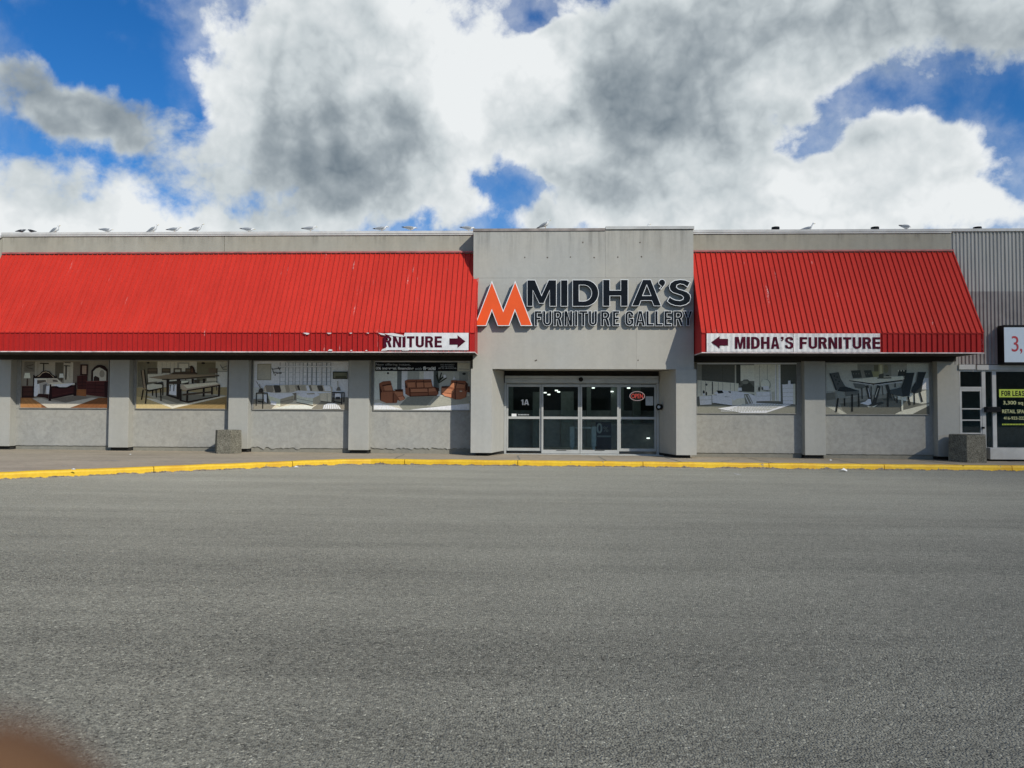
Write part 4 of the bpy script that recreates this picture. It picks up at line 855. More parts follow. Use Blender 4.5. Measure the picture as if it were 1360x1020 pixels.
    for a, b, c, d in ((665, 450, 668, 620), (765, 470, 760, 645), (1230, 385, 1228, 550), (1125, 420, 1125, 530)): p.l('#221a16', a, b, c, d, 26)
    p.p('#2a201b', 650, 600, 760, 630, 1240, 540, 1240, 555, 780, 655, 650, 620); p.p('#3a2e26', 690, 520, 1120, 480, 1120, 500, 700, 545)
    p.l('#2e2e2c', 1240, 90, 1280, 160, 7); p.l('#2e2e2c', 1260, 140, 1345, 110, 7); p.l('#2e2e2c', 1280, 160, 1345, 165, 6); p.l('#4a4a48', 1200, 190, 1345, 192, 5)
def drawC(p):
    p.r('#85888b', 0, 0, 1360, 742); p.r('#9a9da0', 30, 40, 460, 400); p.r('#b5c0c4', 460, 45, 1090, 380); p.r('#8d8f98', 1090, 45, 1325, 530)
    p.r('#66665f', 70, 75, 265, 300); p.r('#737370', 85, 90, 250, 285)
    for x0, x1 in ((385, 460), (505, 565), (595, 660), (705, 760), (765, 822), (830, 885), (890, 945), (965, 1025), (1030, 1085)):
        for x in (x0, x1): p.l('#47505a', x, 55, x, 365, 6)
        for yy in (130, 195, 258, 320): p.l('#66707a', x0, yy, x1, yy-2, 4)
    p.l('#dfe4e6', 480, 60, 480, 360, 14); p.l('#dfe4e6', 675, 60, 675, 360, 22); p.l('#dfe4e6', 950, 60, 950, 360, 12); p.l('#d4dadd', 380, 112, 1090, 112, 16); p.l('#6a7178', 480, 60, 1090, 58, 5)
    for a in ((275, 130, 310, 220), (285, 150, 400, 135), (300, 190, 410, 210), (340, 210, 415, 190), (320, 240, 330, 215), (360, 120, 385, 160)): p.l('#2c2c2c', *a, 9)
    p.r('#22241f', 1115, 180, 1318, 282); p.r('#4c4e40', 1125, 195, 1310, 270); p.r('#35362a', 1150, 240, 1300, 268)
    p.p('#5a5752', 30, 560, 1325, 530, 1325, 700, 30, 700); p.p('#8a857a', 280, 690, 330, 640, 600, 575, 960, 590, 820, 692); p.p('#9d998c', 280, 690, 560, 640, 870, 640, 830, 692); p.p('#716c62', 600, 600, 950, 595, 840, 660)
    # sofa back row
    p.p('#7f7a72', 180, 380, 300, 370, 640, 360, 1080, 368, 1110, 400, 1105, 590, 950, 580, 640, 470, 560, 480, 220, 490, 160, 460); 
    for x0, x1, c in ((185, 300, '#5f5a54'), (300, 405, '#34312f'), (390, 470, '#88847c'), (455, 525, '#6b675f'), (520, 590, '#7d786f'), (590, 650, '#66625b'), (625, 668, '#34312f'), (665, 745, '#6f6b64'), (745, 800, '#a8a49c'), (785, 830, '#55524d'), (820, 905, '#85817a'), (900, 985, '#3c3936'), (985, 1090, '#a8a49c')):
        p.p(c, x0, 378, x0+18, 368, x1-12, 372, x1+6, 440, x1-8, 468 if x0 < 560 else 448, x0+28, 470 if x0 < 560 else 446)
    p.p('#c4beb2', 165, 458, 330, 475, 560, 470, 640, 440, 980, 455, 1100, 460, 1085, 480, 640, 480, 560, 495, 220, 490); p.p('#57524a', 560, 480, 620, 470, 620, 570, 580, 560)
    p.p('#958e80', 225, 490, 560, 480, 590, 505, 575, 600, 400, 660, 260, 600); p.p('#aaa394', 230, 492, 560, 482, 585, 505, 400, 560, 250, 520); p.p('#6f695d', 400, 560, 585, 508, 575, 600, 400, 660); p.l('#4c473f', 395, 600, 575, 560, 5)
    p.p('#9b9486', 620, 495, 690, 478, 900, 475, 945, 500, 945, 590, 850, 640, 625, 600); p.p('#b4ad9e', 620, 495, 690, 478, 905, 475, 945, 500, 850, 545, 700, 530); p.p('#7d776a', 850, 545, 945, 502, 945, 590, 850, 640); p.l('#5c564c', 625, 550, 850, 592, 5); p.p('#6f6b62', 760, 480, 860, 472, 880, 490, 770, 495); p.l('#1f1c19', 625, 604, 850, 642, 9)
    p.p('#8b867b', 950, 480, 1040, 470, 1110, 470, 1100, 600, 950, 580); p.l('#5a554b', 1040, 480, 1045, 595, 6); p.l('#24211e', 950, 585, 1100, 602, 8)
    for a in ((70, 480, 70, 650), (160, 480, 160, 690), (220, 480, 230, 620), (65, 480, 225, 476), (90, 590, 160, 600), (1110, 465, 1110, 600), (1135, 465, 1135, 620), (1245, 470, 1240, 630), (1275, 465, 1272, 600), (1105, 465, 1280, 468), (1130, 590, 1245, 605)): p.l('#1e1c1a', *a, 13)
    p.p('#c9c4be', 1150, 480, 1230, 480, 1230, 540, 1150, 540); p.r('#2a2a2c', 1160, 525, 1220, 560); p.p('#c9c2b4', 175, 500, 215, 505, 215, 610, 180, 590); p.p('#b7afa0', 270, 580, 350, 600, 345, 640, 270, 630)
    p.p('#4c4a48', 1165, 440, 1180, 400, 1195, 390, 1215, 395, 1225, 440); p.l('#66625c', 1185, 310, 1190, 395, 9); p.p('#2f2c2a', 95, 470, 110, 420, 150, 410, 165, 440, 160, 470); p.l('#45413c', 70, 320, 130, 420, 7); p.l('#45413c', 130, 420, 110, 350, 6)
    p.p('#d4cfc6', 985, 690, 1000, 640, 1060, 612, 1140, 612, 1200, 640, 1235, 690)
    for i in range(7): p.l('#6e6a62', 1010+i*32, 690, 1030+i*26, 630, 6)
def drawD(p):
    p.r('#7b7f81', 0, 0, 1360, 731); p.r('#93999b', 30, 170, 340, 600); p.r('#4a5258', 340, 170, 400, 420); p.r('#a6abad', 400, 170, 480, 500); p.r('#747a7e', 480, 170, 840, 400); p.r('#b2b6b6', 700, 170, 830, 400); p.r('#8c9194', 640, 170, 700, 300); p.r('#3c4347', 838, 170, 895, 400); p.r('#7c8184', 1100, 175, 1320, 480); p.r('#666b6e', 1180, 180, 1300, 300)
    p.p('#888886', 30, 560, 440, 500, 900, 500, 1320, 480, 1320, 690, 30, 690); p.p('#5f6260', 370, 640, 480, 520, 900, 505, 1320, 590, 1320, 600, 540, 690, 420, 690); p.p('#727471', 850, 510, 1320, 500, 1320, 600, 800, 650, 740, 640); p.p('#b4b4b0', 520, 690, 1320, 605, 1320, 690); p.p('#c2c2be', 30, 600, 110, 600, 420, 690, 30, 690)
    for i in range(5): p.l('#8d8d8a', 60+i*70, 690, 110+i*40, 610, 3)
    p.r('#0f1013', 40, 50, 1155, 170); p.r('#8f8e88', 1155, 62, 1322, 165); p.l('#6d6c68', 1170, 140, 1310, 145, 8); p.l('#b2b1ab', 40, 44, 1325, 44, 8)
    # plant
    p.l('#2f3430', 905, 290, 905, 500, 10); p.p('#a3a5a2', 890, 440, 925, 440, 935, 505, 885, 505)
    for a in ((905, 330, 870, 220), (905, 320, 940, 190), (905, 310, 990, 220), (905, 330, 1010, 260), (900, 300, 880, 190), (910, 290, 960, 250)): p.l('#22271f', *a, 16)
    p.e('#c9c7bf', 985, 240, 20, 24); p.e('#1f1f1f', 215, 200, 14, 14); p.e('#25282a', 1245, 205, 24, 16); p.p('#d6d4cc', 1090, 285, 1110, 235, 1130, 280)
    b, d_, l_ = '#6e3b22', '#3a1c10', '#8a5233'
    # recliner left
    p.p(b, 95, 340, 150, 310, 250, 303, 285, 420, 290, 440, 420, 420, 428, 500, 455, 540, 430, 560, 380, 575, 350, 560, 340, 600, 200, 605, 115, 570); p.p(d_, 95, 340, 135, 440, 120, 570, 110, 560); p.p(l_, 160, 370, 265, 360, 280, 435, 175, 440); p.l(d_, 140, 370, 265, 345, 16); p.l(d_, 150, 440, 300, 440, 8); p.p(l_, 300, 450, 420, 450, 420, 500, 345, 515); p.p('#9a5a3a', 355, 520, 420, 510, 448, 545, 385, 575); p.l(d_, 290, 470, 290, 600, 9); p.p(d_, 300, 420, 420, 415, 420, 450, 330, 445); p.e('#b9967a', 208, 472, 15, 6); p.p('#7c4529', 125, 460, 280, 450, 280, 595, 200, 600, 125, 570)
    # sofa
    p.p(b, 445, 300, 480, 285, 800, 280, 825, 380, 905, 400, 900, 480, 870, 500, 520, 515, 455, 480); p.p(d_, 445, 310, 475, 380, 480, 400, 450, 395)
    for x in (480, 600, 705): p.p(l_, x, 325, x+100, 322, x+105, 385, x+12, 390); p.l(d_, x, 318, x+105, 314, 10)
    for x in (598, 700): p.l(d_, x, 290, x+6, 392, 9)
    p.p(l_, 530, 410, 750, 405, 755, 455, 530, 462); p.p(l_, 770, 400, 850, 400, 870, 440, 770, 450); p.l(d_, 520, 462, 755, 456, 9); p.l(d_, 760, 402, 765, 500, 8); p.l(d_, 510, 395, 520, 510, 12); p.p(d_, 820, 375, 905, 400, 900, 480, 860, 400); p.l(d_, 510, 512, 880, 498, 10); p.l(d_, 530, 405, 820, 398, 7)
    # loveseat
    p.p(b, 940, 380, 1060, 370, 1075, 290, 1260, 300, 1300, 340, 1290, 430, 1275, 520, 1200, 550, 1130, 552, 940, 480); p.p(l_, 1075, 320, 1140, 320, 1130, 400, 1060, 380); p.p(l_, 1150, 330, 1265, 340, 1250, 400, 1140, 400); p.l(d_, 1080, 318, 1255, 345, 12); p.l(d_, 1150, 300, 1125, 410, 9); p.p(l_, 945, 400, 1060, 410, 1120, 430, 1090, 470, 950, 455); p.p('#9a5a3a', 950, 465, 1075, 480, 1070, 525, 985, 505); p.l(d_, 1125, 410, 1130, 550, 10); p.p('#7c4529', 1140, 420, 1220, 410, 1275, 450, 1270, 520, 1200, 545, 1140, 545); p.p(d_, 1265, 320, 1300, 340, 1290, 420, 1265, 440); p.e('#c9a98a', 1205, 440, 18, 6); p.p(d_, 945, 375, 1000, 370, 1060, 385, 950, 395)
    p.p('#4a2a1c', 1300, 370, 1325, 375, 1325, 460, 1290, 450)
def drawE(p):
    p.r('#4b4d4b', 0, 0, 1360, 740); p.r('#3d3f3d', 80, 70, 540, 300); p.r('#5a5c5a', 20, 60, 80, 300); p.l('#2c2e2c', 360, 80, 360, 290, 3); p.l('#777976', 530, 70, 530, 310, 16); p.r('#303230', 545, 60, 595, 330)
    p.r('#8d908e', 598, 70, 780, 280); p.p('#454845', 598, 300, 640, 262, 690, 258, 730, 290, 770, 300, 780, 440, 600, 430); p.p('#333633', 600, 360, 660, 300, 720, 300, 780, 360, 780, 420, 600, 420); p.e('#5a5d5a', 660, 300, 40, 22); p.p('#7f827f', 600, 420, 780, 430, 780, 455, 640, 450)
    p.r('#8a8c89', 780, 60, 1130, 545); 
    for x in (850, 955, 1075): p.l('#636562', x, 65, x, 530, 5)
    p.p('#b9bcb8', 1060, 65, 1070, 65, 1070, 545, 1055, 540); p.p('#c4c7c4', 1100, 65, 1122, 65, 1130, 548, 1105, 545); p.r('#3a3d3a', 1130, 65, 1335, 320)
    p.p('#474946', 0, 590, 1360, 560, 1360, 705, 0, 705); p.p('#565855', 0, 620, 300, 600, 1360, 600, 1360, 705, 0, 705)
    # wall headboard panels
    p.p('#8c8d88', 20, 270, 570, 312, 570, 430, 210, 470, 20, 490); 
    for x in (70, 130, 215, 300, 360, 460, 515): p.l('#60625e', x, 276+x*.07, x, 480-x*.1, 6)
    p.l('#2c2c2a', 222, 290, 225, 455, 12); p.p('#9b9c98', 45, 485, 210, 475, 210, 590, 55, 600); p.l('#6b6c68', 50, 535, 210, 528, 4); p.e('#2a2c2a', 105, 430, 14, 24); p.e('#c4c6c2', 108, 462, 12, 18); p.e('#2a2c2a', 140, 450, 10, 26); p.e('#3b3d3a', 140, 330, 16, 14)
    p.p('#a4a5a0', 215, 465, 480, 490, 820, 470, 800, 590, 480, 605, 220, 570); p.p('#8a8b86', 480, 520, 660, 505, 670, 590, 485, 603); p.p('#c2c3be', 240, 440, 330, 400, 560, 420, 690, 440, 700, 470, 480, 500, 320, 500); p.p('#1a1c1b', 275, 408, 350, 408, 370, 440, 300, 448); p.p('#1a1c1b', 380, 475, 480, 465, 470, 495, 385, 492); p.p('#3a3c3a', 430, 415, 470, 420, 465, 440, 440, 435)
    p.p('#b8bab5', 330, 445, 640, 440, 660, 500, 560, 510, 500, 540, 470, 495, 330, 480); p.p('#d4d6d2', 640, 440, 700, 440, 820, 490, 790, 500, 700, 500); p.p('#5a5c59', 640, 455, 700, 450, 770, 590, 660, 595); p.l('#a9aba6', 655, 470, 710, 590, 9); p.l('#a9aba6', 690, 465, 750, 585, 8); p.p('#9a9c97', 760, 510, 800, 505, 800, 590, 775, 590)
    p.p('#a9aaa5', 560, 370, 610, 368, 612, 410, 562, 412); p.l('#1e201e', 240, 575, 480, 608, 8)
    p.p('#d4d6d2', 290, 645, 800, 570, 1270, 590, 930, 700, 600, 700)
    for i in range(16): p.l('#6a6d6a', 400+i*36, 690-abs(i-4)*1.5, 640+i*36, 585, 8)
    for i in range(4): p.l('#a4a6a2', 330, 640+i*14, 1180-i*60, 588+i*26, 4)
    p.e('#6b6e6b', 925, 335, 72, 80, 22); p.e('#8f918e', 920, 325, 60, 66, 22); p.p('#c6c8c4', 870, 390, 880, 350, 960, 345, 980, 385, 960, 400); p.e('#3f423f', 842, 385, 14, 28); p.e('#3f423f', 884, 380, 11, 22)
    p.p('#a4a6a1', 800, 425, 1000, 418, 1005, 540, 810, 548); p.l('#6b6d69', 985, 420, 990, 540, 8); p.l('#71736f', 805, 480, 1000, 476, 4); p.p('#7c7e7a', 1015, 420, 1050, 420, 1050, 540, 1015, 540); p.l('#2c2e2c', 930, 412, 990, 410, 7)
    p.p('#a6a8a3', 1148, 325, 1310, 315, 1310, 585, 1155, 580); 
    for yy in (375, 430, 485, 540): p.l('#767874', 1152, yy, 1305, yy-2, 4)
    p.p('#878984', 1290, 316, 1318, 315, 1318, 590, 1290, 585); p.p('#b8bab6', 1225, 275, 1255, 272, 1258, 318, 1222, 320); p.r('#222422', 1258, 302, 1298, 316)
    p.l('#a8a9a4', 0, 52, 1340, 50, 14)
def drawF(p):
    p.r('#6b6f70', 0, 0, 1360, 709); p.r('#777c7e', 30, 50, 430, 400); p.r('#5c6060', 430, 60, 860, 230); p.r('#4b4d42', 640, 70, 700, 150); p.r('#757660', 700, 60, 760, 200); p.r('#6c6e50', 610, 150, 700, 220); p.r('#8a8c7a', 720, 70, 740, 190); p.e('#595c50', 795, 120, 30, 55); p.r('#7c8386', 1060, 50, 1335, 380); p.p('#9fa4a8', 1240, 240, 1335, 230, 1335, 380, 1240, 370)
    p.p('#4e504e', 20, 430, 140, 415, 150, 510, 30, 530); p.p('#5e605e', 20, 520, 400, 470, 1340, 380, 1340, 690, 20, 690); p.p('#8e918f', 900, 470, 1340, 380, 1340, 540, 1000, 600); p.p('#4c4e4b', 200, 560, 800, 480, 1260, 560, 900, 690, 260, 690); p.p('#7d7f7b', 20, 590, 140, 600, 290, 690, 200, 690); p.p('#888a85', 900, 690, 1000, 640, 1335, 560, 1340, 580, 1120, 690); p.p('#474946', 1120, 690, 1335, 580, 1335, 690)
    dk = '#232a2f'
    # back chairs
    p.p('#343a3c', 345, 140, 465, 135, 485, 230, 370, 240); p.p('#343a3c', 510, 138, 605, 135, 630, 220, 535, 228); p.p('#2b3032', 955, 132, 1055, 132, 1040, 205, 940, 210)
    for x in (375, 410, 445, 540, 575): p.e('#4e5456', x, 180, 7, 10)
    for a in ((950, 132, 950, 150), (985, 132, 985, 150), (1020, 132, 1020, 150)): p.l('#9a9c98', *a, 14)
    p.p('#484d4f', 370, 300, 520, 320, 540, 350, 480, 370, 395, 360)
    # table
    p.p('#8f928f', 310, 262, 640, 222, 1000, 210, 1030, 240, 1000, 262, 640, 305); p.p('#1f2122', 315, 262, 420, 275, 600, 300, 640, 302, 760, 285, 1000, 255, 1000, 268, 640, 320, 600, 318, 330, 275); p.l('#b0b3b0', 400, 290, 620, 322, 6); p.l('#b0b3b0', 640, 322, 1000, 285, 6); p.l('#2a2c2c', 680, 235, 860, 232, 14); p.p('#3c3f3c', 700, 240, 700, 190, 760, 175, 760, 240); p.l('#2a2c2c', 790, 200, 830, 205, 12)
    for a in ((545, 330, 600, 580, 40), (700, 330, 630, 580, 46), (800, 320, 850, 500, 40), (480, 360, 485, 500, 15), (600, 340, 600, 500, 12), (740, 330, 750, 450, 9), (905, 300, 905, 350, 16)): p.l('#2c2f30', *a)
    p.l('#9fa2a2', 560, 360, 585, 480, 8); p.l('#8b8e8e', 690, 360, 650, 480, 8); p.p('#b9bcba', 455, 555, 560, 520, 600, 560, 560, 580); p.p('#eceeea', 500, 552, 560, 500, 590, 500, 600, 555, 570, 560); p.p('#2f3232', 600, 570, 720, 535, 770, 550, 650, 595); p.p('#8d908e', 540, 590, 600, 600, 680, 570, 640, 600, 560, 605); p.p('#3a3d3c', 740, 500, 860, 490, 890, 520, 760, 515)
    # left chair
    p.p('#3a4044', 65, 180, 185, 160, 215, 250, 270, 340, 385, 380, 330, 400, 170, 395); p.p(dk, 65, 178, 85, 175, 165, 395, 145, 390); p.p(dk, 200, 350, 270, 345, 390, 380, 445, 395, 440, 440, 270, 460, 265, 410, 170, 400); p.p('#5e6466', 150, 400, 262, 412, 265, 490, 165, 490); p.p('#464b4d', 262, 410, 440, 400, 445, 450, 270, 470)
    for x, y in ((130, 210), (165, 225), (150, 260), (190, 280), (175, 310)): p.e('#20262a', x, y, 8, 10)
    for a in ((175, 490, 150, 665, 20), (258, 490, 258, 590, 16), (355, 440, 355, 660, 20), (438, 430, 440, 600, 16)): p.l('#1d1f1f', *a)
    # right chairs
    p.p(dk, 1040, 170, 1150, 165, 1120, 320, 1080, 460, 1000, 470, 840, 430, 800, 400, 980, 350, 1010, 280); p.p('#323a40', 840, 385, 980, 355, 1000, 470, 840, 432); p.l('#5e6668', 1150, 170, 1085, 455, 7)
    p.p(dk, 1190, 155, 1300, 158, 1260, 260, 1235, 410, 1140, 430, 1105, 400, 1120, 350, 1170, 270); p.l('#454c50', 1195, 160, 1165, 300, 8)
    for a in ((810, 420, 808, 600, 18), (925, 465, 925, 550, 14), (990, 470, 990, 650, 22), (1065, 465, 1090, 575, 20), (1145, 425, 1148, 570, 14), (1215, 415, 1245, 535, 20), (870, 440, 900, 520, 10)): p.l('#202324' if a[0] != 990 else '#8b8e8a', *a)
PW = [((27.3, 479.2, 144.8, 541.4), 'bedroom poster with dark cherry bed and arched mirror, leftmost bay of the wall', (8, 35, 1345, 742), 793, drawA),
      ((181, 479.2, 302.6, 542.4), 'dining poster with brown wooden table and long upholstered bench', (8, 35, 1345, 735), 768, drawB),
      ((336.2, 480, 463.2, 543.4), 'living room poster with grey corner sofa and two ottomans before tall windows', (22, 40, 1328, 698), 742, drawC),
      ((496.6, 480.2, 624.6, 544.3), 'poster of three tan brown recliner seats under a black financing strip', (28, 40, 1328, 695), 731, drawD),
      ((926, 482.3, 1057.6, 548.4), 'pale grey modern bedroom poster with round mirror and striped rug', (18, 42, 1340, 705), 740, drawE),
      ((1096.8, 482.4, 1233.4, 549.6), 'poster of dark tufted chairs around a glass dining table, rightmost bay', (20, 45, 1338, 690), 709, drawF)]
for (px, lab, crop, Hd, fn), gn in zip(PW, (2.0, 2.3, 2.8, 2.25, 2.7, 2.5)):
    t, pr = poster(px, lab, 1360, Hd, crop, fn, gn)
    if fn is drawD:
        y_ = YR-.03-.0004*(pr.k+2)
        def ptext(s, x0, y0, x1, y1, m_, off=0): a = pr.pt(x0, y1); b = pr.pt(x1, y0); curve_mesh(text=s, depth=.002, box=(a[0], b[0], a[1], b[1]), y=y_-.002, offset=off).build('lettering', m_, t)
        ptext('Now offering instant,', 50, 68, 520, 106, M['greyp']); ptext('0% interest financing', 50, 115, 565, 162, M['white'], .03); ptext('with', 582, 118, 675, 158, M['greyp']); ptext('flexiti', 692, 108, 862, 158, M['white'], .04)
        ptext('NO INTEREST', 930, 76, 1118, 92, M['greyp']); ptext('NO PAYMENT', 935, 100, 1110, 115, M['greyp']); ptext('UP TO 18 MONTHS', 900, 123, 1142, 140, M['white'])
# ------------------------------------------------------------------ neighbouring buildings
lb = thing('adjoining_building', (-24, YP, 0), 'plain grey wall of the building joining the far left end of the store', 'building')
q = MB(); q.box(-46, XWL-.02, YP+.03, 50, 3.2, ZR-.1); q.build('wall', M['wall'], lb)
q = MB(); q.box(-46, XWL-.02, YR+.05, 49, GB, 3.2); q.build('lower_wall', M['stucco'], lb)
q = MB(); q.box(-46, XWL-.02, YP-.03, 50, ZR-.09, ZR-.0); q.build('coping', M['flash'], lb)
sb = thing('vacant_shop', (16.5, YP, 0), 'vacant shop with corrugated grey metal wall and dark glass front, right edge', 'shop')
b_ = MB(); x = XWR+.01; pts = []; pit = .116; xe = 44
while x < xe: pts += [(x, 0), (x+pit*.28, 0), (x+pit*.42, -.035), (x+pit*.80, -.035), (x+pit*.96, 0)]; x += pit
zc0 = AZ(1330, 484, YP); n = len(pts)
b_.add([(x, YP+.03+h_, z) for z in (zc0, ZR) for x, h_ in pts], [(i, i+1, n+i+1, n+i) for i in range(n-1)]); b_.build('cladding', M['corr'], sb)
q = MB(); q.box(XWR+.02, xe, YP-.05, 25.4, ZR+.004, ZR+.09); q.build('coping', M['flash'], sb)
q = MB(); q.box(XWR+.02, xe, YP+.04, YP+.2, zc0, ZR); q.box(XWR+.02, xe, YP+.2, 50, ZR-.35, ZR-.1); q.box(xe-.2, xe, YP+.2, 50, GB, ZR-.4); q.box(XWR+.02, xe-.2, 49.8, 50, GB, ZR-.4); q.build('shell', M['dark'], sb)
q = MB(); q.box(XWR+.02, 22, 29.8, 30, GB, 4); q.box(XWR+.02, 22, YP+.5, 29.8, 3.25, 3.3); q.build('inner_wall', M['inside'], sb)
YG = YP+.05
xp0, xp1 = AX(1273.5, 487, YP-.03), AX(1296, 487, YP-.03); zs1, zs0 = AZ(1310, 484.3, YP-.03), AZ(1310, 490.8, YP-.03)
q = MB(); q.box(xp0, xp1-.02, YP-.05, YP+.1, zs0, zs1); q.box(xp1+.03, xe, YP-.05, YP+.1, zs0-.01, zs1-.01); q.build('header_strip', M['alumw'], sb)
zg0 = gz(14, .15)
zdt = AZ(1290, 493, YG)
q = MB()                                        # door frame and mullions
for a, b in ((1273.8, 1275.2), (1303.8, 1308.6), (1317.6, 1322.8)): q.box(AX(a, 540, YG), AX(b, 540, YG), YG-.03, YG+.06, zg0 if a < 1310 else zg0+.02, zs0-.01)
q.box(AX(1275.3, 540, YG), AX(1303.7, 540, YG), YG-.025, YG+.055, AZ(1290, 516.5, YG), AZ(1290, 513.7, YG)); q.box(AX(1275.3, 540, YG), xe, YG-.02, YG+.05, zs0-.06, zs0-.012); q.build('frame', M['alumw'], sb)
dx0, dx1 = AX(1275.4, 540, YG), AX(1303.6, 540, YG); zd1 = AZ(1290, 516.7, YG)
q = MB(); q.box(dx0, dx0+.04, YG-.02, YG+.03, zg0+.02, zd1); q.box(dx1-.05, dx1, YG-.02, YG+.03, zg0+.02, zd1); q.box(dx0+.04, dx1-.05, YG-.018, YG+.028, zd1-.07, zd1-.0); q.box(dx0+.04, dx1-.05, YG-.018, YG+.028, zg0+.02, zg0+.2)
sd = q.build('door', M['alumw'], sb)
q = MB()
for py in (543, 558, 575.5): z = AZ(1290, py, YG); q.box(dx0+.04, dx1-.05, YG-.016, YG+.02, z-.02, z+.02)
q.build('rail', M['alumw'], sd)
q = MB(); q.box(dx0+.03, dx1-.04, YG, YG+.01, zg0+.15, zd1-.05); q.build('glass', M['glass'], sd)
q = MB(); z = AZ(1305, 568, YG); q.box(dx1-.02, dx1+.04, YG-.09, YG-.03, z-.03, z+.03); q.build('lock', M['black'], sd)
q = MB(); q.box(dx0, dx1, YG+.01, YG+.02, AZ(1290, 514, YG), zs0-.05); q.build('transom_glass', M['glass'], sb)
q = MB(); q.box(AX(1308.7, 540, YG), AX(1317.5, 540, YG), YG+.01, YG+.02, zg0+.3, zs0-.05); q.build('sidelight_glass', M['glass'], sb)
zw0 = AZ(1340, 594.5, YG)
q = MB(); q.box(AX(1322.9, 540, YG), xe, YG+.01, YG+.02, zw0, zs0-.05); q.build('window_glass', M['glass'], sb)
q = MB(); xs0 = AX(1315, 600, YP-.3); q.box(xs0, xe, YP-.3, YG+.05, zg0+.05, AZ(1340, 595, YP-.3)); q.build('sill', M['sillm'] if 'sillm' in M else M['alumw'], sb, bevel=.01)
q = MB(); q.box(xs0+.1, xe, YP-.2, YG+.05, GB, zg0+.048); q.build('plinth', M['dark'], sb)
# mail box strapped across the mullion
x0, z0 = at(1309.5, 547.5, YP-.1); x1, z1 = at(1329, 540.3, YP-.1)
mbx = thing('letter_box', ((x0+x1)/2, YP-.1, z0), 'dark horizontal letter box fixed across the window mullion of the vacant shop', 'letter box')
q = MB(); q.box(x0, x1, YP-.12, YP+.01, z0, z1); q.build('body', M['black'], mbx, bevel=.01); q = MB(); q.box(x0+.03, x1-.03, YP-.145, YP-.123, z1-.06, z1-.02); q.build('flap', M['return'], mbx)
# lease lettering on the window
yl = YG+.0
ls = thing('window_lettering', (AX(1345, 540, yl), yl, AZ(1345, 540, yl)), 'lime green FOR LEASE lettering with phone number stuck on the shop window', 'window sign')
def lt(s, a, b, c, d, mt, off=0, y=None):
    x0, z0 = at(a, d, yl); x1, z1 = at(b, c, yl); curve_mesh(text=s, depth=.003, box=(x0, x1, z0, z1), y=(y or yl)-.003, offset=off).build('lettering', mt, ls)
q = MB(); x0, z0 = at(1327, 527.6, yl); x1, z1 = at(1370, 517, yl); q.box(x0, x1, yl-.002, yl+.002, z0, z1); q.build('band', M['lime'], ls)
x0, z0 = at(1330, 526, yl); x1, z1 = at(1364.5, 519, yl); word('FOR LEASE', x0, x1, z0, z1, yl-.006, M['black'], ls, depth=.003); lt('3,300 sq ft', 1332.3, 1366, 532.5, 538.6, M['cream'], .008); lt('RETAIL SPACE', 1331, 1367, 544, 548.8, M['cream'], .008); lt('416-923-2222', 1333, 1364, 553.3, 557.3, M['cream'], .008)
q = MB()
for i in range(18):
    x0, z0 = at(1331+i*2.0, 564.6, yl); q.box(x0, x0+.03, yl-.003, yl, z0, z0+.045)
q.build('fine_print', M['lime'], ls)
# light box
x0, z0 = at(1324.5, 484.0, YP-.0); YX = YP-.38; xb = x0; z0 = AZ(1340, 483.3, YX); z1 = AZ(1340, 431.5, YX)
lx = thing('lightbox_sign', (xb+1.8, YP, z0), 'white lightbox sign in deep black frame with red number, at the right edge', 'lightbox sign')
q = MB(); q.box(xb, xb+3.6, YX, YP-.02, z0, z1); q.build('cabinet', M['black'], lx, bevel=.015)
fx0, fz0 = at(1334, 481, YX); _, fz1 = at(1334, 434.8, YX); q = MB(); q.box(fx0, xb+3.52, YX-.008, YX-.001, fz0, fz1); q.build('face', M['sky_face'], lx)
a0, c0 = at(1343.5, 467, YX); a1, c1 = at(1352.3, 446.3, YX); curve_mesh(text='3', depth=.004, box=(a0, a1, c0, c1), y=YX-.013, offset=.0).build('lettering', M['red_txt'], lx)
a0, c0 = at(1354.5, 470, YX); a1, c1 = at(1357.4, 463, YX); curve_mesh(text=',', depth=.004, box=(a0, a1, c0, c1), y=YX-.013, offset=.0).build('lettering', M['red_txt'], lx)
# ------------------------------------------------------------------ planters
def planter(cx, cy, R, h, rot, label):
    zb = gz(cx, .15); t = thing('concrete_planter', (cx, cy, zb), label, 'planter', 'exposed aggregate planters on the sidewalk')
    def ringp(r, z): return [(cx+r*cos(pi/3*i+rot), cy+r*sin(pi/3*i+rot), z) for i in range(6)]
    R0 = R*1.03; rings = [ringp(R0, zb), ringp(R*.99, zb+h-.02), ringp(R*.97, zb+h), ringp(R*.83, zb+h), ringp(R*.80, zb+h-.12)]
    q = MB(); q.add([v for r_ in rings for v in r_], [(j_*6+i, j_*6+(i+1) % 6, (j_+1)*6+(i+1) % 6, (j_+1)*6+i) for j_ in range(4) for i in range(6)]); q.build('shell', M['agg'], t)
    q = MB(); q.add(ringp(R*.81, zb+h-.11), [tuple(range(6))]); q.build('soil', M['soil'], t)
M['soil'] = plain('dry soil', (.06, .045, .03), .95, var=.4, scale=20)
cyL = 24.2; cyR = 24.1
planter(AX(303, 600, cyL), cyL, .42, .73, 0.0, 'lighter sunlit concrete planter, the left of the two, beside the third pilaster')
planter(AX(1285, 610, cyR), cyR, .56, .83, 0.0, 'darker hexagonal concrete planter in front of the vacant shop door')
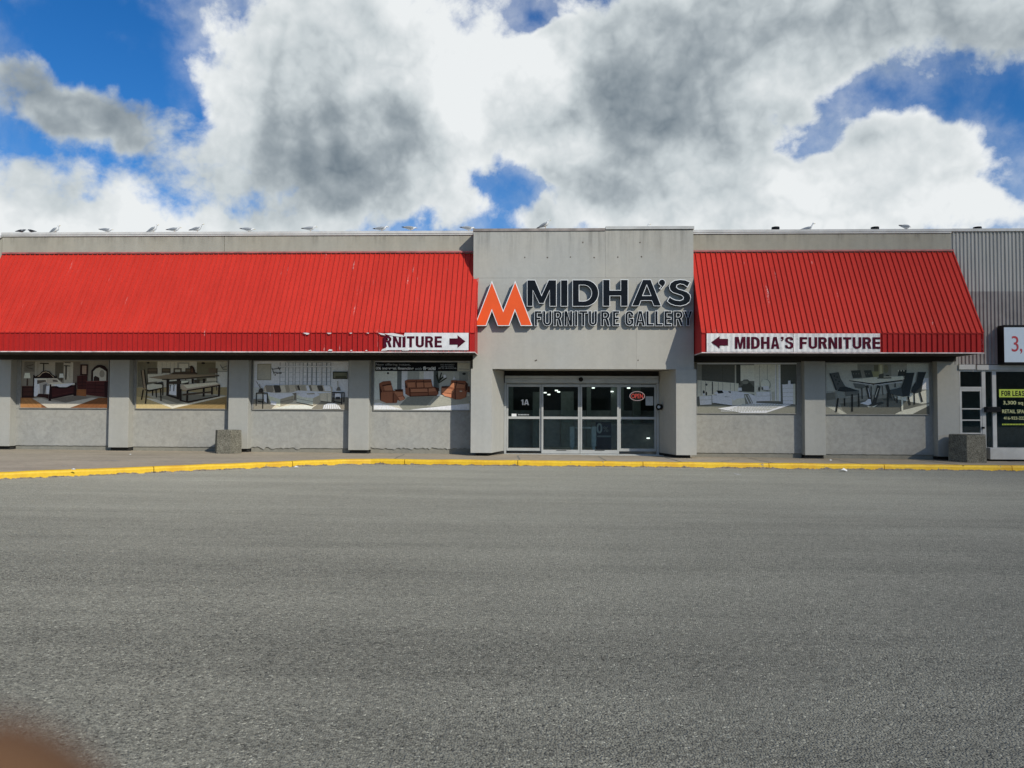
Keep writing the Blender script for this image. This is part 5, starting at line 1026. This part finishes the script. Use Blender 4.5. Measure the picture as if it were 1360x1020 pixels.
# ------------------------------------------------------------------ birds on the roof
GREY, WHT, BLK, YEL = (.30, .32, .34), (.74, .74, .72), (.03, .03, .035), (.55, .38, .06)
def bird(kind, neck=0.0, tilt=0.0):
    """one continuous body lofted from tail to bill, folded wings laid on the flanks; faces +X, feet at origin"""
    q = MB(); dark = kind == 'pigeon'; k_ = .72 if dark else 1.0
    hx, hz = .135+.02*neck, .185+.05*neck
    R_ = [(-.215, .105, .012, .006), (-.15, .112, .03, .018), (-.08, .118, .05, .04), (-.01, .122, .06, .055), (.05, .128, .058, .056), (.095, .145, .042, .044), (hx-.015, hz-.02, .030, .030), (hx, hz+.005, .029, .029), (hx+.025, hz+.006, .022, .022), (hx+.042, hz+.0, .010, .010), (hx+.048, hz-.001, .007, .007), (hx+.075, hz-.008, .003, .004)]
    seg = 10; vs = []; 
    for x, z, ry, rz in R_:
        for i in range(seg): a = 2*pi*i/seg; vs.append((x, ry*cos(a), z+rz*sin(a)))
    q2 = MB(); q2.v = []; n = len(R_)
    for j_ in range(n-1):
        for i in range(seg):
            a = 2*pi*(i+.5)/seg; xm = (R_[j_][0]+R_[j_+1][0])/2; up = sin(a)
            if j_ >= 9: c = YEL if not dark else BLK
            elif dark: c = (.05, .06, .07) if xm > .04 else ((.16, .17, .19) if up > 0 and xm > -.1 else BLK)
            else: c = GREY if (up > -.15 and -.17 < xm < .08) else WHT
            q.cur = c; q.f.append((j_*seg+i, j_*seg+(i+1) % seg, (j_+1)*seg+(i+1) % seg, (j_+1)*seg+i)); q.c.append(c)
    q.f.append(tuple(range(seg))[::-1]); q.c.append(WHT if not dark else BLK); q.v = vs
    q.f.append(tuple(range((n-1)*seg, n*seg))); q.c.append(YEL)
    for s_ in (-1, 1):                                          # wings
        wr = [(-.27, .118, .004, .006), (-.2, .122, .008, .016), (-.1, .132, .012, .034), (0, .14, .014, .04), (.06, .142, .01, .03), (.085, .14, .003, .01)]
        k0 = len(q.v)
        for jj, (x, z, ry, rz) in enumerate(wr):
            yo = s_*(.012+.05*min(1, jj/3))*(1 if jj < 5 else .8)
            for i in range(6): a = 2*pi*i/6; q.v.append((x, yo+ry*cos(a), z+rz*sin(a)))
        for jj in range(5):
            for i in range(6): q.f.append((k0+jj*6+i, k0+jj*6+(i+1) % 6, k0+jj*6+6+(i+1) % 6, k0+jj*6+6+i)); q.c.append(BLK if (jj < 1 or dark) and not (dark and jj > 2) else ((.17, .18, .2) if dark else GREY))
    T = Matrix.Rotation(tilt, 4, 'Y'); q.v = [tuple((T @ (Vector(v)-Vector((0, 0, .1)))+Vector((0, 0, .1)))*k_) for v in q.v]
    o = q.build('bird_body', M['feather'], None, smooth=True)
    l_ = MB(); l_.cur = (.45, .25, .06) if not dark else (.35, .08, .06)
    for s_ in (-1, 1): l_.tube([(.0, s_*.02*k_, .085*k_), (.008, s_*.022*k_, .035*k_), (0, s_*.022*k_, .003)], .0045, 5); l_.tube([(-.01, s_*.022*k_, .004), (.03, s_*.022*k_, .003)], .005, 5)
    lo = l_.build('leg', M['feather'], None); lo.parent = o
    return o
protos = {'a': bird('gull'), 'b': bird('gull', 1.4, -.1), 'c': bird('gull', -.5, .14), 'd': bird('gull', .2, -.35), 'p': bird('pigeon', -.6, -.1)}
for k_, o in protos.items(): o.name = 'pigeon' if k_ == 'p' else 'gull'
ztop = ZR+.087
flock = [('p', 29, 0, 24.85, 'dark pigeon perched at the far left end of the roof edge'), ('p', 41.5, 180, 24.85, 'dark pigeon just right of the leftmost pigeon, facing it'),
  ('d', 74, 0, 24.9, 'gull leaning upward, first gull from the left on the roof'), ('c', 142, 0, 24.95, 'crouching gull alone above the seam left of the three close gulls'),
  ('d', 204, 0, 24.85, 'left of the three close gulls above the second poster'), ('a', 232, 0, 24.9, 'middle of the three close gulls above the second poster'), ('b', 262, 0, 24.85, 'right of the three close gulls, with its neck stretched up'),
  ('c', 330, 0, 24.95, 'lone gull on the roof edge above the third poster left side'), ('a', 412, 0, 24.85, 'white-breasted gull above the gap between third and fourth pilasters'), ('a', 507, 10, 24.9, 'left gull of the pair above the torn banner end'),
  ('c', 545, 0, 24.85, 'right gull of the pair above the torn banner'), ('c', 622, 0, 24.9, 'gull standing against the left corner of the entrance block'),
  ('d', 724, 0, 24.22, 'gull on top of the entrance block, above the orange emblem'), ('b', 855, 0, 24.85, 'gull mostly hidden behind the right half of the block roof'),
  ('b', 1073, 0, 25.15, 'gull with raised head on the right wing roof between two vents'), ('c', 1203, 20, 24.95, 'crouching gull beside the middle roof vent on the right wing')]
used = set()
for kd, px, rz, y_, lab in flock:
    o = protos[kd]
    if kd in used: o = copy_tree(o)
    used.add(kd)
    blk = 628 < px < 921; x = AX(px, 306, y_)
    z = (ZBT+.088 if blk and y_ < 26 else ztop) if y_ < 25.35 else ZR+.05
    if px == 855: z = ZBT+.088
    o.location = (x, y_, z); o.rotation_euler = (0, 0, radians(rz+random.uniform(-14, 14)))
    o.scale = (1.08,)*3
    tag(o, lab, 'pigeon' if kd == 'p' else 'gull', 'pigeons on the roof' if kd == 'p' else 'gulls resting along the roof')
# low roof vents
for px, lab in ((1030, 'low dark roof vent, the leftmost of three on the right wing'), (1162, 'low dark roof vent, the middle of three on the right wing'), (1298, 'low dark roof vent above the corrugated shop wall')):
    x = AX(px, 303, 26); t = thing('roof_vent', (x, 26, ZR-.12), lab, 'roof vent', 'roof vents on the right wing')
    q = MB(); q.box(x-.1, x+.1, 25.9, 26.1, ZR-.15, ZR+.17); q.build('stack', M['flashold'], t)
    q = MB(); zv = AZ(px, 303.5, 26); q.vprism([(x+.13*cos(a*pi/4+.39), 26+.13*sin(a*pi/4+.39)) for a in range(8)], zv-.03, zv+.045); q.build('cap', M['return'], t)
    for i in range(3): pass
# ------------------------------------------------------------------ litter
def litter(px, py, h, s, label, name='paper_scrap'):
    x, y = gnd(px, py, h); z = gz(x, h); q = MB(); n = 7
    pts = [(x+s*cos(i*2*pi/n)*random.uniform(.5, 1), y+s*.7*sin(i*2*pi/n)*random.uniform(.5, 1), z+.004+random.uniform(0, s*.3)) for i in range(n)]
    q.add(pts+[(x, y, z+s*.75)], [(i, (i+1) % n, n) for i in range(n)]+[tuple(range(n))[::-1]]); tag(q.build(name, M['litter']), label, 'litter')
litter(1120.5, 626.2, 0, .13, 'crumpled white paper lying against the yellow kerb on the right')
litter(393, 621.6, .0, .08, 'small white paper scrap against the kerb near its bend')
litter(98, 624.5, .15, .06, 'small white scrap on the sidewalk just behind the left kerb')
litter(173, 604, .146, .04, 'tiny white scrap on the sidewalk below the second pilaster')
litter(1103, 612, .146, .07, 'flat white scrap on the sidewalk below the right pilaster')
# ------------------------------------------------------------------ across the lot (only met as a reflection in the glass)
ob = thing('opposite_building', (0, -62, 0), 'long low brown brick building across the parking lot, reflected dimly in the door glass', 'building')
q = MB(); q.box(-70, 70, -74, -62, -.6, 7.5); q.build('wall', M['brick'], ob)
q = MB(); q.box(-70.2, 70.2, -74.2, -61.8, 7.5, 8.0); q.build('roof', M['flashold'], ob)
for i in range(14): q = MB(); q.box(-66+i*10, -60+i*10, -62.0, -61.93, 1.0, 3.4); q.build('window', M['header'], ob)
# ------------------------------------------------------------------ the fingertip at the lens (lower left corner)
fc = Vector((0, 0, CZ))+ray(-105, 1228).normalized()*.036*1.15
away = (RV*-.55-UV*.75+FV*.15).normalized(); side = away.cross(FV).normalized()
fg = thing('finger', tuple(fc), 'blurred brown fingertip of the person taking the photo, lower left corner', 'finger')
q = MB(); rings = []; path_ = [(-.0074, .0012), (-.0068, .003), (-.0055, .0048), (-.003, .0066), (0, .0076), (.006, .0082), (.014, .0084), (.022, .0090), (.028, .0088), (.040, .0094), (.050, .0102), (.060, .0098), (.075, .0105)]
seg = 20; up_ = side.cross(away).normalized(); vs = []
for t_, r_ in path_:
    bend = 0 if t_ < .024 else (t_-.024)**1.2*.5
    c_ = fc+away*t_+FV*bend
    for i in range(seg): a = 2*pi*i/seg; vs.append(tuple(c_+side*cos(a)*r_+up_*sin(a)*r_*.92))
q.add(vs, [(j_*seg+i, j_*seg+(i+1) % seg, (j_+1)*seg+(i+1) % seg, (j_+1)*seg+i) for j_ in range(len(path_)-1) for i in range(seg)]+[tuple(range(seg))[::-1], tuple(range((len(path_)-1)*seg, len(path_)*seg))])
M['skin'] = plain('skin', (.165, .088, .045), .7, var=.06, scale=200, spec=.08)
fb = q.build('flesh', M['skin'], fg, smooth=True)
M['nail'] = plain('nail', (.45, .28, .22), .3, var=.03)
q = MB(); nv = []
for jn in range(5):
    for i in range(5):
        a = pi/2+(i-2)*.28; t_ = -.004+jn*.0028; r_ = .0073 if jn else .0062
        nv.append(tuple(fc+away*t_+side*cos(a)*(r_+.0006)+up_*sin(a)*(r_+.0006)*.92))
q.add(nv, [(j_*5+i, j_*5+i+1, j_*5+6+i, j_*5+5+i) for j_ in range(4) for i in range(4)]); q.build('nail', M['nail'], fg, smooth=True)
